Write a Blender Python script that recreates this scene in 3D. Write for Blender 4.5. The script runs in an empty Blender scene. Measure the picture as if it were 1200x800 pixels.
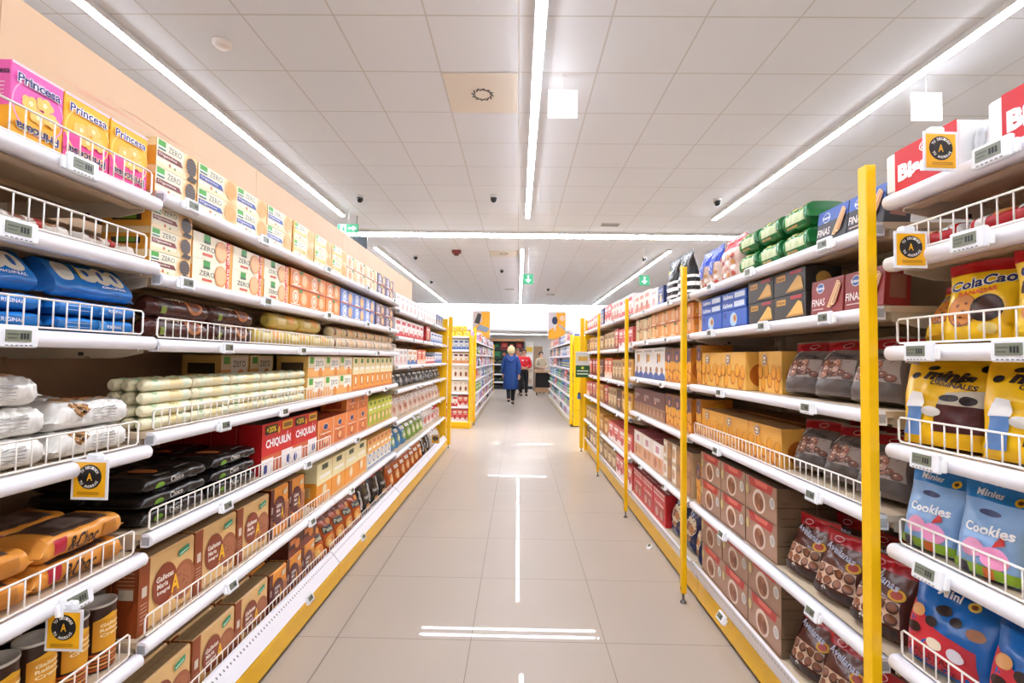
import bpy, bmesh, math, random
from mathutils import Vector, Matrix, noise
random.seed(7)
S = bpy.context.scene
COL = S.collection
PI = math.pi

# ------------------------------------------------------------------ materials
def lin(c):
    c = c / 255
    return c / 12.92 if c <= .04045 else ((c + .055) / 1.055) ** 2.4
def rgb(h):
    h = h.lstrip('#'); h = ''.join(c * 2 for c in h) if len(h) == 3 else h
    return tuple(lin(int(h[i:i + 2], 16)) for i in (0, 2, 4)) + (1,)
MATS = {}
def mat(h, rough=.38, metal=0., spec=.5):
    k = (h, rough, metal)
    if k not in MATS:
        m = bpy.data.materials.new('m_' + h.strip('#') + '_%d' % int(rough * 100))
        m.use_nodes = True
        b = m.node_tree.nodes['Principled BSDF']
        b.inputs['Base Color'].default_value = rgb(h)
        b.inputs['Roughness'].default_value = rough
        b.inputs['Metallic'].default_value = metal
        b.inputs['Specular IOR Level'].default_value = spec
        MATS[k] = m
    return MATS[k]
def emis(h, strength, name):
    m = bpy.data.materials.new(name); m.use_nodes = True
    b = m.node_tree.nodes['Principled BSDF']
    b.inputs['Base Color'].default_value = rgb(h)
    b.inputs['Emission Color'].default_value = rgb(h)
    b.inputs['Emission Strength'].default_value = strength
    return m
def matof(c):
    if isinstance(c, bpy.types.Material): return c
    if isinstance(c, tuple): return mat(*c)
    return mat(c)

# ------------------------------------------------------------------ text glyph meshes
TXT = {}
def glyphs(s, bold=0.):
    k = (s, bold)
    if k not in TXT:
        cu = bpy.data.curves.new('t', 'FONT'); cu.body = s; cu.offset = bold; cu.resolution_u = 2
        o = bpy.data.objects.new('t', cu); COL.objects.link(o)
        dg = bpy.context.evaluated_depsgraph_get(); dg.update()
        me = o.evaluated_get(dg).to_mesh()
        vs = [(v.co.x, v.co.y) for v in me.vertices]; fs = [tuple(p.vertices) for p in me.polygons]
        o.evaluated_get(dg).to_mesh_clear()
        bpy.data.objects.remove(o); bpy.data.curves.remove(cu)
        x0 = min(v[0] for v in vs); x1 = max(v[0] for v in vs); y0 = min(v[1] for v in vs); y1 = max(v[1] for v in vs)
        TXT[k] = ([((x - x0) / (x1 - x0), (y - y0) / max(y1 - y0, 1e-6)) for x, y in vs], fs)
    return TXT[k]

# ------------------------------------------------------------------ mesh builder
class B:
    def __init__(s): s.V = []; s.F = []; s.M = []; s.sm = []; s.mats = []
    def mi(s, c):
        m = matof(c)
        if m not in s.mats: s.mats.append(m)
        return s.mats.index(m)
    def add(s, vs, fs, c, smooth=False):
        o = len(s.V); s.V += [tuple(v) for v in vs]; i = s.mi(c)
        for f in fs: s.F.append(tuple(o + k for k in f)); s.M.append(i); s.sm.append(smooth)
    def box(s, x0, x1, y0, y1, z0, z1, c, bev=0., cols=None):
        """cols: dict of face name -> colour, names f(-y) b(+y) l(-x) r(+x) t(+z) d(-z)"""
        bm = bmesh.new(); bmesh.ops.create_cube(bm, size=1)
        for v in bm.verts:
            v.co = Vector(((x0 + x1) / 2 + v.co.x * (x1 - x0), (y0 + y1) / 2 + v.co.y * (y1 - y0), (z0 + z1) / 2 + v.co.z * (z1 - z0)))
        if bev > 0: bmesh.ops.bevel(bm, geom=bm.edges[:], offset=bev, segments=1, affect='EDGES')
        bm.normal_update(); cols = cols or {}
        vs = [v.co.copy() for v in bm.verts]; bm.verts.index_update()
        for f in bm.faces:
            n = f.normal; cc = c
            for nm, d in (('f', (0, -1, 0)), ('b', (0, 1, 0)), ('l', (-1, 0, 0)), ('r', (1, 0, 0)), ('t', (0, 0, 1)), ('d', (0, 0, -1))):
                if n.dot(Vector(d)) > .72 and nm in cols: cc = cols[nm]
            o = len(s.V); s.V += [tuple(v.co) for v in f.verts]
            s.F.append(tuple(range(o, o + len(f.verts)))); s.M.append(s.mi(cc)); s.sm.append(False)
        bm.free()
    def tube(s, pts, r, c, n=8, closed=False):
        P = [Vector(p) for p in pts]; rings = []; up0 = None
        for i, p in enumerate(P):
            a = P[(i - 1) % len(P)] if (i > 0 or closed) else p
            b = P[(i + 1) % len(P)] if (i < len(P) - 1 or closed) else p
            t = (b - a).normalized()
            u = Vector((0, 0, 1)) if abs(t.z) < .9 else Vector((1, 0, 0))
            e1 = t.cross(u).normalized(); e2 = e1.cross(t).normalized()
            rings.append([p + r * (math.cos(2 * PI * k / n) * e1 + math.sin(2 * PI * k / n) * e2) for k in range(n)])
        vs = [v for g in rings for v in g]; fs = []
        m = len(rings)
        for i in range(m if closed else m - 1):
            j = (i + 1) % m
            for k in range(n): fs.append((i * n + k, i * n + (k + 1) % n, j * n + (k + 1) % n, j * n + k))
        if not closed: fs += [tuple(range(n))[::-1], tuple(range((m - 1) * n, m * n))]
        s.add(vs, fs, c, True)
    def prism(s, poly, axis, a0, a1, c, smooth=False):
        """extrude a closed 2D polygon along axis 'x','y' or 'z'"""
        def P(p, a): return {'x': (a, p[0], p[1]), 'y': (p[0], a, p[1]), 'z': (p[0], p[1], a)}[axis]
        n = len(poly); vs = [P(p, a0) for p in poly] + [P(p, a1) for p in poly]
        fs = [(k, (k + 1) % n, n + (k + 1) % n, n + k) for k in range(n)]
        s.add(vs, fs, c, smooth); s.add(vs, [tuple(range(n))[::-1], tuple(range(n, 2 * n))], c)
    def lathe(s, prof, c, n=24, cx=0, cy=0, sx=1, sy=1):
        vs = []; fs = []
        for r, z in prof:
            vs += [(cx + r * sx * math.cos(2 * PI * k / n), cy + r * sy * math.sin(2 * PI * k / n), z) for k in range(n)]
        for i in range(len(prof) - 1):
            for k in range(n): fs.append((i * n + k, i * n + (k + 1) % n, (i + 1) * n + (k + 1) % n, (i + 1) * n + k))
        s.add(vs, fs, c, True)
        m = len(prof) - 1
        s.add(vs, [tuple(range(n))[::-1], tuple(range(m * n, m * n + n))], c)
    def decal(s, surf, W, H, shapes, L0=.0004, dL=.0003, sub=1, smooth=False):
        """printed artwork: shapes in fractions of the W x H face, laid on the surface surf(u, v, off)"""
        L = L0; dL = min(dL, .0032 / max(1, len(shapes)))
        for q in shapes:
            k = q[0]; L += dL
            if k == 'r':
                _, u0, v0, u1, v1, c = q[:6]
                nu = max(1, int(sub * abs(u1 - u0) * 14) + 1) if sub > 1 or smooth else 1
                nv = max(1, int(sub * abs(v1 - v0) * 14) + 1) if sub > 1 or smooth else 1
                vs = [(u0 + (u1 - u0) * i / nu, v0 + (v1 - v0) * j / nv) for j in range(nv + 1) for i in range(nu + 1)]
                fs = [(j * (nu + 1) + i, j * (nu + 1) + i + 1, (j + 1) * (nu + 1) + i + 1, (j + 1) * (nu + 1) + i) for j in range(nv) for i in range(nu)]
            elif k == 'e':       # ellipse: centre, radii as fractions of H (round on the face)
                _, cu, cv, ru, rv, c = q[:6]; n = 22; rings = 4 if smooth else 1
                ku = H / W; vs = [(cu, cv)]; fs = []
                for j in range(1, rings + 1):
                    vs += [(cu + ru * ku * j / rings * math.cos(2 * PI * i / n), cv + rv * j / rings * math.sin(2 * PI * i / n)) for i in range(n)]
                fs += [(0, 1 + i, 1 + (i + 1) % n) for i in range(n)]
                for j in range(1, rings):
                    a = 1 + (j - 1) * n; b = 1 + j * n
                    fs += [(a + i, b + i, b + (i + 1) % n, a + (i + 1) % n) for i in range(n)]
            elif k == 'o':       # ring outline
                _, cu, cv, ru, rv, w, c = q[:7]; n = 26; ku = H / W; vs = []
                for j in (0, 1):
                    vs += [(cu + (ru - w * j) * ku * math.cos(2 * PI * i / n), cv + (rv - w * j) * math.sin(2 * PI * i / n)) for i in range(n)]
                fs = [(i, (i + 1) % n, n + (i + 1) % n, n + i) for i in range(n)]
            elif k == 'p':
                _, pts, c = q[:3]; vs = list(pts); fs = [tuple(range(len(vs)))]
                if smooth:
                    m = len(vs); vs.append((sum(a for a, _ in vs) / m, sum(b_ for _, b_ in vs) / m)); fs = [(i, (i + 1) % m, m) for i in range(m)]
                    for _ in range(3):
                        mid = {}; nf = []
                        def md(i, j):
                            kk = (min(i, j), max(i, j))
                            if kk not in mid: mid[kk] = len(vs); vs.append(((vs[i][0] + vs[j][0]) / 2, (vs[i][1] + vs[j][1]) / 2))
                            return mid[kk]
                        for a, b_, c_ in fs:
                            x, y, z = md(a, b_), md(b_, c_), md(c_, a); nf += [(a, x, z), (x, b_, y), (z, y, c_), (x, y, z)]
                        fs = nf
            elif k == 't':       # text: string, centre u v, width, height fractions, colour, options
                _, st, cu, cv, w, h, c = q[:7]; o = q[7] if len(q) > 7 else {}
                g, fs = glyphs(st, o.get('bold', .02)); a = math.radians(o.get('rot', 0)); sh = o.get('shear', 0)
                vs = []
                for x, y in g:
                    px = (x - .5) * w * W + sh * (y - .5) * h * H; py = (y - .5) * h * H
                    rx = px * math.cos(a) - py * math.sin(a); ry = px * math.sin(a) + py * math.cos(a)
                    vs.append((cu + rx / W, cv + ry / H))
            if smooth and k == 't':      # finer triangles so the letters follow the folds
                fs = [(f[0], f[i], f[i + 1]) for f in fs for i in range(1, len(f) - 1)]
                for _ in range(4):
                    cut = {}; nf = []; lim = .007
                    def ln(i, j): return math.hypot((vs[i][0] - vs[j][0]) * W, (vs[i][1] - vs[j][1]) * H)
                    for f in fs:
                        e = max(((ln(f[i], f[(i + 1) % 3]), i) for i in range(3)))
                        if e[0] < lim: nf.append(f); continue
                        i = e[1]; a, b_, c_ = f[i], f[(i + 1) % 3], f[(i + 2) % 3]; kk = (min(a, b_), max(a, b_))
                        if kk not in cut: cut[kk] = len(vs); vs.append(((vs[a][0] + vs[b_][0]) / 2, (vs[a][1] + vs[b_][1]) / 2))
                        nf += [(a, cut[kk], c_), (cut[kk], b_, c_)]
                    fs = nf
            vs = [(min(max(a, .001), .999), min(max(b, .001), .999)) for a, b in vs]
            s.add([surf(u, v, L + (.0006 if smooth and k == 't' else 0)) for u, v in vs], fs, c, smooth and k != 't')
    def mesh(s, name):
        me = bpy.data.meshes.new(name); me.from_pydata(s.V, [], s.F)
        for m in s.mats: me.materials.append(m)
        me.polygons.foreach_set('material_index', s.M); me.polygons.foreach_set('use_smooth', s.sm)
        me.update(); return me

def link(name, me, parent=None, loc=(0, 0, 0), rz=0., label=None, cat=None, group=None, kind=None):
    o = bpy.data.objects.new(name, me); COL.objects.link(o)
    o.location = loc; o.rotation_euler = (0, 0, rz)
    if parent: o.parent = parent
    if label: o['label'] = label
    if cat: o['category'] = cat
    if group: o['group'] = group
    if kind: o['kind'] = kind
    return o
def build(b, name, **k): return link(name, b.mesh(name), **k)

def gridsurf(g, ni, nj, wrap, towards=None):
    """point on a quad grid g[i][j] by bilinear interpolation, lifted along its normal"""
    def f(fi, fj, off):
        i = min(max(int(fi), 0), ni - 1); j = int(fj) % nj if wrap else min(max(int(fj), 0), nj - 1)
        a, b = fi - i, (fj - int(fj)) if wrap else fj - j; j2 = (j + 1) % nj if wrap else j + 1
        p00, p10, p01, p11 = (Vector(q) for q in (g[i][j], g[i + 1][j], g[i][j2], g[i + 1][j2]))
        p = p00 * (1 - a) * (1 - b) + p10 * a * (1 - b) + p01 * (1 - a) * b + p11 * a * b
        n = ((p10 - p00) * (1 - b) + (p11 - p01) * b).cross((p01 - p00) * (1 - a) + (p11 - p10) * a)
        if n.length < 1e-12: return p
        n.normalize(); ref = towards(p)
        if n.dot(ref) < 0: n = -n
        return p + n * off
    return f
# ------------------------------------------------------------------ product shells
def carton(W, H, D, base, front, end=None, top=None, endc=None, topc=None, bev=.0015):
    b = B(); endc = endc or base; topc = topc or base
    b.box(-W / 2, W / 2, -D / 2, D / 2, 0, H, base, bev, dict(l=endc, r=endc, t=topc))
    b.decal(lambda u, v, o: (-W / 2 + u * W, -D / 2 - o, v * H), W, H, front)
    if end:
        b.decal(lambda u, v, o: (-W / 2 - o, D / 2 - u * D, v * H), D, H, end)
        b.decal(lambda u, v, o: (W / 2 + o, -D / 2 + u * D, v * H), D, H, end)
    fl = [('r', .0, .485, 1, .515, topc if isinstance(topc, str) else base)]
    if top: b.decal(lambda u, v, o: (-W / 2 + u * W, -D / 2 + v * D, H + o), W, D, top)
    return b

def crumple(x, y, z, seed, f):
    v = Vector((x * f + seed * 3.7, y * f, z * f + seed * 1.3))
    return (1 - abs(noise.noise(v)) * 2.6) * .6 + noise.noise(v * 2.3) * .5
def pouch(W, H, D, body, bands, front, seed=0, seal=.07, puff=.55, crump=.0048):
    """a filled bag standing on its gusset, flat crimped seal on top"""
    rnd = random.Random(seed); b = B(); ns, nt = 28, 34
    ph = [rnd.uniform(0, 6.28) for _ in range(8)]
    def half(s, t, side):
        a = max(0., 1 - abs(2 * s - 1) ** 2.8) ** puff
        if t < .12: e = .78 + .22 * (t / .12)
        elif t < .4: e = 1.
        elif t < 1 - seal: e = max(0., 1 - ((t - .4) / (.6 - seal)) ** 1.7)
        else: e = 0.
        w = (math.sin(9 * s + 5 * t + ph[0] + side) * math.sin(11 * t + ph[1]) + .6 * math.sin(23 * s + ph[2] + side) * math.sin(17 * t - 8 * s + ph[3])) * .05
        env = min(1, 6 * s, 6 * (1 - s)) * (1 if t > .05 else t / .05)
        cr = crump * crumple(s * W, side * .3, t * H, seed, 26) * env * (1 if t < 1 - seal else .3)
        return max(.0006, D / 2 * (a * e + w * env * (1.0 if t < 1 - seal else .25)) + cr)
    def xy(s, t):
        x = (s - .5) * W * (1 - .05 * math.sin(PI * min(1, t * 1.1)) + .02 * math.sin(7 * t + ph[4]))
        lean = .012 * math.sin(ph[5] + 4 * t) * t
        z = t * H * (1 + (.012 * math.sin(6 * s + ph[6]) if t > .5 else 0) * (t - .5) * 2)
        return x, lean, z
    def front_s(s, t, o):
        x, l, z = xy(s, t); h = half(s, t, 0); return (x, l - h - o, z)
    for side in (0, 1):
        vs = []
        for j in range(nt + 1):
            for i in range(ns + 1):
                s, t = i / ns, j / nt; x, l, z = xy(s, t); h = half(s, t, side) if 0 < i < ns else .0006
                vs.append((x, l - h if side == 0 else l + h, z))
        for c in set([body] + [q[2] for q in bands]):
            fs = []
            for j in range(nt):
                tm = (j + .5) / nt; cc = body
                for t0, t1, q in bands:
                    if t0 <= tm < t1: cc = q
                if cc != c: continue
                for i in range(ns):
                    f = (j * (ns + 1) + i, j * (ns + 1) + i + 1, (j + 1) * (ns + 1) + i + 1, (j + 1) * (ns + 1) + i)
                    fs.append(f if side == 0 else f[::-1])
            b.add(vs, fs, c, True)
    for j in (0, nt):      # close bottom and top
        vs = []
        for i in range(ns + 1):
            s, t = i / ns, j / nt; x, l, z = xy(s, t); h0 = half(s, t, 0) if 0 < i < ns else .0006; h1 = half(s, t, 1) if 0 < i < ns else .0006
            vs += [(x, l - h0, z), (x, l + h1, z)]
        b.add(vs, [(2 * i, 2 * i + 1, 2 * i + 3, 2 * i + 2) for i in range(ns)], body if j == 0 else (bands[-1][2] if bands else body), True)
    G = []
    for i in range(ns + 1):
        col = []
        for j in range(nt + 1):
            x, l, z = xy(i / ns, j / nt); h = half(i / ns, j / nt, 0) if 0 < i < ns else .0006; col.append((x, l - h, z))
        G.append(col)
    gs = gridsurf(G, ns, nt, False, lambda p: Vector((0, -1, 0)))
    b.decal(lambda u, v, o: gs(u * ns, v * nt, o), W, H, front, L0=.0007, dL=.0003, sub=1.5, smooth=True)
    return b

def flow(L, W, H, body, art, seed=0, n=3.2, tuft=False, ends=None, dent=.04, v0=-50, v1=140, crump=.0022):
    """a wrapped pack lying on its side, crimped at both ends; art is laid over its front and top"""
    rnd = random.Random(seed); b = B(); nx, na = (60, 48) if crump > .004 else (34, 30) if crump > .001 and not tuft else (22, 20)
    ph = [rnd.uniform(0, 6.28) for _ in range(5)]
    def prof(s):
        e = abs(2 * s - 1)
        if tuft:
            k = 1. if e < .9 else max(.28, 1 - ((e - .9) / .05) ** 2 * .72) if e < .95 else .28 + (e - .95) * 5
            return k, k
        if e < .82: return 1., 1.
        q = (e - .82) / .18
        return 1 - .08 * min(1, q * 1.5), max(.05, 1 - min(1, q * 1.6) ** 1.5)
    def P(s, a, o):
        ky, kz = prof(s); c, si = math.cos(a), math.sin(a)
        y = -math.copysign(abs(c) ** (2 / n), c); z = math.copysign(abs(si) ** (2 / n), si)
        w = 1 + dent * (math.sin(13 * s + 2 * a + ph[0]) * .6 + math.sin(29 * s - 3 * a + ph[1]) * .4)
        if z < 0: w = min(w, 1)
        if not tuft: o = o + crump * (crumple(s * L, y * W / 2, z * H / 2, seed, 30 if crump < .004 else 48) - .3) * (1 if z > -.5 else 0)
        hz = H / 2 * kz * w + o; hy = W / 2 * ky * (w * .5 + .5) + o
        return ((s - .5) * L, y * hy, H / 2 * (1 - (0 if tuft else .3 * (1 - kz))) + z * hz)
    vs = []
    for i in range(nx + 1): vs += [P(i / nx, 2 * PI * k / na, 0) for k in range(na)]
    for c in set([body] + ([ends] if ends else [])):
        fs = []
        for i in range(nx):
            cc = ends if ends and (i < 3 or i >= nx - 3) else body
            if cc == c: fs += [(i * na + k, (i + 1) * na + k, (i + 1) * na + (k + 1) % na, i * na + (k + 1) % na) for k in range(na)]
        b.add(vs, fs, c, True)
    b.add(vs, [tuple(range(na))[::-1], tuple(range(nx * na, nx * na + na))], ends or body)
    G = [[vs[i * na + k] for k in range(na)] for i in range(nx + 1)]
    gs = gridsurf(G, nx, na, True, lambda p: Vector((0, p.y, p.z - H / 2)))
    b.decal(lambda u, v, o: gs((.1 + .8 * u) * nx, math.radians(v0 + (v1 - v0) * v) / (2 * PI) * na % na, o), L * .8, (H + W) * .9, art, L0=.0007, dL=.0003, sub=2, smooth=True)
    return b

def tin(R, H):
    b = B(); g = '#c8862a'
    b.lathe([(R * .97, 0), (R, .004), (R, H - .006), (R * .985, H - .003)], '#3c2217', 28)
    def surf(u, v, o): a = -PI / 2 + (u - .5) * 2.9; return ((R + o) * math.cos(a), (R + o) * math.sin(a), v * H)
    W = 2.9 * R
    art = [('r', .12, .32, .9, .78, '#d8951c')]
    art += [('p', [(.12, .78), (.5, .86), (.9, .78)], '#e9b023')]
    art += [('t', t, .5, .70 - .075 * i, .5, .05, '#f6e3b0', {'bold': .03}) for i, t in enumerate(['Galletas', 'Rellenas', 'Crema'])]
    for i in range(5): art.append(('r', 0, .04 + .055 * i, 1, .075 + .055 * i, ['#c4622a', '#e0a05a'][i % 2]))
    b.decal(surf, W, H, art, L0=.0006, dL=.0003, sub=2, smooth=True)
    l = B(); l.lathe([(R * 1.0, H - .005), (R * 1.04, H - .004), (R * 1.04, H + .002), (R * .97, H + .002), (R * .95, H - .001), (.001, H - .001)], ('#d6d0c6', .4, .2), 28)
    return b, l

# ------------------------------------------------------------------ product artwork
T = lambda s, u, v, w, h, c, **k: ('t', s, u, v, w, h, c, k)
P = {}
def reg(key, b, W, H, D, name, cat, kids=()):
    P[key] = dict(me=b.mesh(name + '_' + key), W=W, H=H, D=D, name=name, cat=cat, kids=[(n, q.mesh(n)) for n, q in kids])

def princesa(c1, c2, ring):
    f = [('r', 0, 0, 1, .42, c2), ('p', [(0, .42), (.3, .5), (.7, .5), (1, .42)], c2), ('r', 0, .965, 1, 1, '#f7c9d8'),
         ('o', .52, .52, .36, .36, .02, ring)]
    for u, v in ((.36, .56), (.62, .62), (.5, .42), (.74, .46)):
        for k in range(5): f.append(('e', u + .075 * math.cos(k * 1.257) * 1.4, v + .05 * math.sin(k * 1.257), .055, .05, '#f0c060'))
        f.append(('e', u, v, .03, .03, '#f8e6b0'))
    f += [T('Princesa', .5, .82, .84, .13, '#f6f2fa', bold=.09), T('Princesa', .5, .82, .82, .12, '#2b2a72', bold=.02),
          T('Princesa', .5, .2, .84, .13, '#f6e9c0', bold=.09, rot=180), T('Princesa', .5, .2, .82, .12, '#2b2a72', rot=180)]
    e = [('r', 0, 0, 1, .42, c2), T('Princesa', .5, .86, .9, .08, '#2b1a40')] + [('r', .1, .7 - .05 * i, .8, .715 - .05 * i, '#f0c8d8') for i in range(5)]
    return carton(.118, .165, .06, c1, f, e)
reg('prin_pink', princesa('#e45cae', '#f2aa1e', '#f1a0cc'), .118, .165, .06, 'biscuit_box', 'biscuit box')
reg('prin_yel', princesa('#f7b51c', '#ea3f93', '#fbd66a'), .118, .165, .06, 'biscuit_box', 'biscuit box')

def zero(kind, H=.08, W=.2, D=.14):
    ban = dict(choc='#7a2f2c', blue='#2b4a9c', red='#d8453a', yel='#e8b22c')[kind]
    cook = dict(choc='#4a3a34', blue='#e8a45a', red='#f0a868', yel='#e9a04a')[kind]
    f = [('r', 0, 0, 1, 1, '#f6ecd2'), ('r', .0, .0, 1, .18, '#f5dfb4'), ('r', .66, 0, 1, 1, '#f2c98a'), ('p', [(.6, 0), (.72, 0), (.72, 1), (.64, 1)], '#f6dcae')]
    if kind == 'red':
        f = [('r', 0, 0, 1, 1, '#f5ead0'), ('r', .82, 0, .92, 1, '#e2402e'), ('r', .92, 0, 1, 1, '#f0a040'),
             T('ZERO', .34, .46, .38, .2, '#3e4a48', bold=.0), ('r', .22, .16, .46, .26, '#d95848'), ('r', .24, .7, .4, .98, '#3f9a3c'), ('r', .24, .66, .4, .74, '#1d5a44'),
             ('e', .68, .5, .4, .44, '#eda061'), ('e', .68, .52, .33, .37, '#f3b983'), T('-azucar', .87, .5, .5, .07, '#fff3e0', rot=90)]
        f[-1] = T('GRATIS', .87, .5, .34, .16, '#fbe9d8', rot=90)
    else:
        f += [('r', .03, .68, .2, .97, '#4aa53a'), ('r', .03, .68, .2, .76, '#dfeee0'), ('r', .03, .63, .2, .69, '#1f5a52'),
              T('ZERO', .42, .78, .32, .22, '#51605e', bold=-.005), ('p', [(.02, .36), (.62, .36), (.56, .56), (.02, .56)], ban),
              T('Digestive', .26, .46, .42, .12, '#f4e8dc', bold=.01), ('e', .3, .2, .07, .07, '#c7714a'), ('e', .42, .16, .05, .05, '#5a8a3a'),
              ('e', .82, .56, .4, .42, '#e7b06a'), ('e', .83, .58, .34, .36, cook)]
        if kind == 'choc':
            for i in range(5): f.append(('r', .7, .3 + .12 * i, .95, .315 + .12 * i, '#85736c'))
            f.append(('p', [(.72, .04), (.95, .02), (.98, .2), (.8, .26)], '#3b2d2a'))
        else: f.append(('o', .83, .58, .22, .24, .03, '#d58a3c'))
        if kind == 'yel': f += [('r', 0, 0, .05, 1, '#f3c61c')]
    e = [('r', 0, 0, 1, 1, '#f0a63a'), ('r', 0, .7, 1, 1, '#f4d6a0'), ('r', .2, .25, .8, .52, '#3a3026'), ('r', .3, .3, .7, .5, '#7aa53a')]
    return carton(W, H, D, '#f3dcae', f, e, topc='#f2c878')
for k in ('choc', 'blue', 'red', 'yel'): reg('zero_' + k, zero(k), .2, .08, .14, 'biscuit_box', 'biscuit box')

def orangebox(base='#ee8a35', c2='#f7e2c8', blob='#e0a05c', W=.2, H=.09, D=.14, logo='#3f8a3a', word=None):
    f = [('e', .27, .52, .34, .36, c2), ('e', .27, .52, .24, .26, base), ('e', .27, .52, .16, .18, c2), ('e', .7, .48, .38, .4, blob), ('e', .7, .5, .28, .3, '#efc088'),
         ('r', .44, .8, .6, .97, logo), ('r', 0, 0, 1, .07, '#c9592a'), ('r', .05, .1, .5, .16, '#fff0d8')]
    if word: f.append(T(word, .5, .62, .6, .2, '#fff', bold=.03))
    return carton(W, H, D, base, f, [('r', .1, .3, .9, .6, c2), ('r', 0, 0, 1, .07, '#c9592a')], topc=base)
reg('orange', orangebox(), .2, .09, .14, 'biscuit_box', 'biscuit box')
reg('orangewhite', orangebox('#f4dcc0', '#ef7f3a', '#e39a55', H=.08), .2, .08, .14, 'biscuit_box', 'biscuit box')
reg('blue', orangebox('#6f8fd0', '#eef0f6', '#e3a868', W=.21, logo='#2d4a9a'), .21, .09, .14, 'biscuit_box', 'biscuit box')
reg('violet', orangebox('#5a4c6c', '#d8c8d2', '#c08a5c', W=.2, H=.08, logo='#e7c23c'), .2, .08, .14, 'biscuit_box', 'biscuit box')

def tallbox(base, c2, c3, W=.12, H=.214, D=.18, logo='#3f8a3a'):
    f = [('r', 0, .55, 1, 1, c2), ('p', [(0, .55), (.5, .62), (1, .55), (1, .48), (0, .48)], c2), ('r', .3, .82, .7, .95, logo), ('e', .5, .3, .16, .18, c3), ('e', .5, .3, .1, .12, '#f6e0b8'),
         ('r', .15, .62, .85, .7, '#fbf6e8'), ('r', 0, 0, 1, .05, c3)]
    return carton(W, H, D, base, f, [('r', 0, .55, 1, 1, c2), ('r', .2, .2, .8, .45, c3)], topc=c2)
reg('tall_yel', tallbox('#f0a24a', '#f5e6b4', '#d9762e'), .12, .214, .18, 'biscuit_box', 'biscuit box')
reg('tall_green', tallbox('#a7b83a', '#cfd24c', '#e0a23a', W=.105, H=.18), .105, .18, .18, 'biscuit_box', 'biscuit box')
reg('cereal', tallbox('#ee9a2e', '#f2e6b0', '#e8b878', W=.2, H=.215, D=.16, logo='#3a4a2a'), .2, .215, .16, 'cereal_box', 'cereal box')
reg('kids', tallbox('#f3ead6', '#f0b45a', '#4a86c8', W=.1, H=.2, D=.2, logo='#d8564a'), .1, .2, .2, 'cereal_box', 'cereal box')

def zerotall():
    f = [('r', 0, 0, 1, 1, '#f4e7c4'), ('r', 0, 0, 1, .45, '#f2b26a'), ('r', .08, .66, .3, .95, '#4aa53a'), ('r', .34, .3, .95, .92, '#fbf6ea'), T('zero', .64, .66, .46, .26, '#6b7672', bold=0.), ('e', .7, .2, .24, .24, '#e08a3c')]
    return carton(.2, .108, .16, '#f1c46a', f, [('r', .15, .3, .85, .7, '#4a3a22')], topc='#f0dcae')
reg('zero_tall', zerotall(), .2, .108, .16, 'biscuit_box', 'biscuit box')

def kraft(base, band, circ, cook, green='#2f9a70', W=.25, H=.205, D=.07, dark=False):
    f = [('r', 0, 0, .17, 1, band), ('r', .05, .5, .13, .64, '#d8cbb8')] + [('r', .03, .4 - .05 * i, .14, .412 - .05 * i, '#cfa888') for i in range(6)]
    f += [('e', .78, .4, .27, .29, cook), ('e', .78, .4, .2, .22, '#b06c46')]
    rr = random.Random(3)
    for i in range(26):
        a = rr.uniform(0, 6.28); q = rr.uniform(0, .24); f.append(('e', .78 + q * .82 * math.cos(a), .4 + q * math.sin(a), .012, .012, '#7e4228'))
    f += [('e', .42, .52, .26, .29, circ), T('Galletas', .42, .62, .3, .08, '#fbf3e6', bold=.02), T('Maria', .38, .52, .19, .075, '#fbf3e6'), T('Integral', .4, .42, .22, .07, '#fbf3e6'),
          T('A', .61, .44, .15, .25, '#f2b71c', bold=.03), ('p', [(.66, .78), (.86, .82), (.86, .92), (.66, .88)], green), ('p', [(.68, .81), (.84, .845), (.84, .86), (.68, .825)], '#e6f4ea')]
    e = [('r', 0, 0, 1, 1, band), ('r', .2, .5, .8, .64, '#d8cbb8')] + [('r', .15, .85 - .05 * i, .85, .862 - .05 * i, '#c99a78') for i in range(5)]
    t = [('r', 0, .47, 1, .53, '#8f7350')] + [('p', [(.1 * i, .1), (.1 * i + .05, .9), (.1 * i + .055, .9), (.1 * i + .012, .1)], '#9a7c58') for i in range(1, 10)]
    b = carton(W, H, D, base, f, e, t, endc=band, topc='#a98c66', bev=.006)
    return b
reg('kraft', kraft('#e0b678', '#93451e', '#8a3d22', '#a3603c'), .25, .205, .07, 'biscuit_box', 'biscuit box')
reg('orange_a', kraft('#ec9834', '#5a1c14', '#5c1c1e', '#d98a3c', '#d7cdb0', W=.16, H=.21, D=.09), .16, .21, .09, 'biscuit_box', 'biscuit box')
def darkbox():
    return carton(.16, .09, .12, '#5a2416', [('r', 0, 0, 1, .4, '#8a3a1c'), ('e', .6, .5, .3, .24, '#e88a2c'), ('r', .1, .6, .5, .85, '#d97a2a')], topc='#3a160f')
reg('dark_orange', darkbox(), .16, .09, .12, 'biscuit_box', 'biscuit box')

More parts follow.
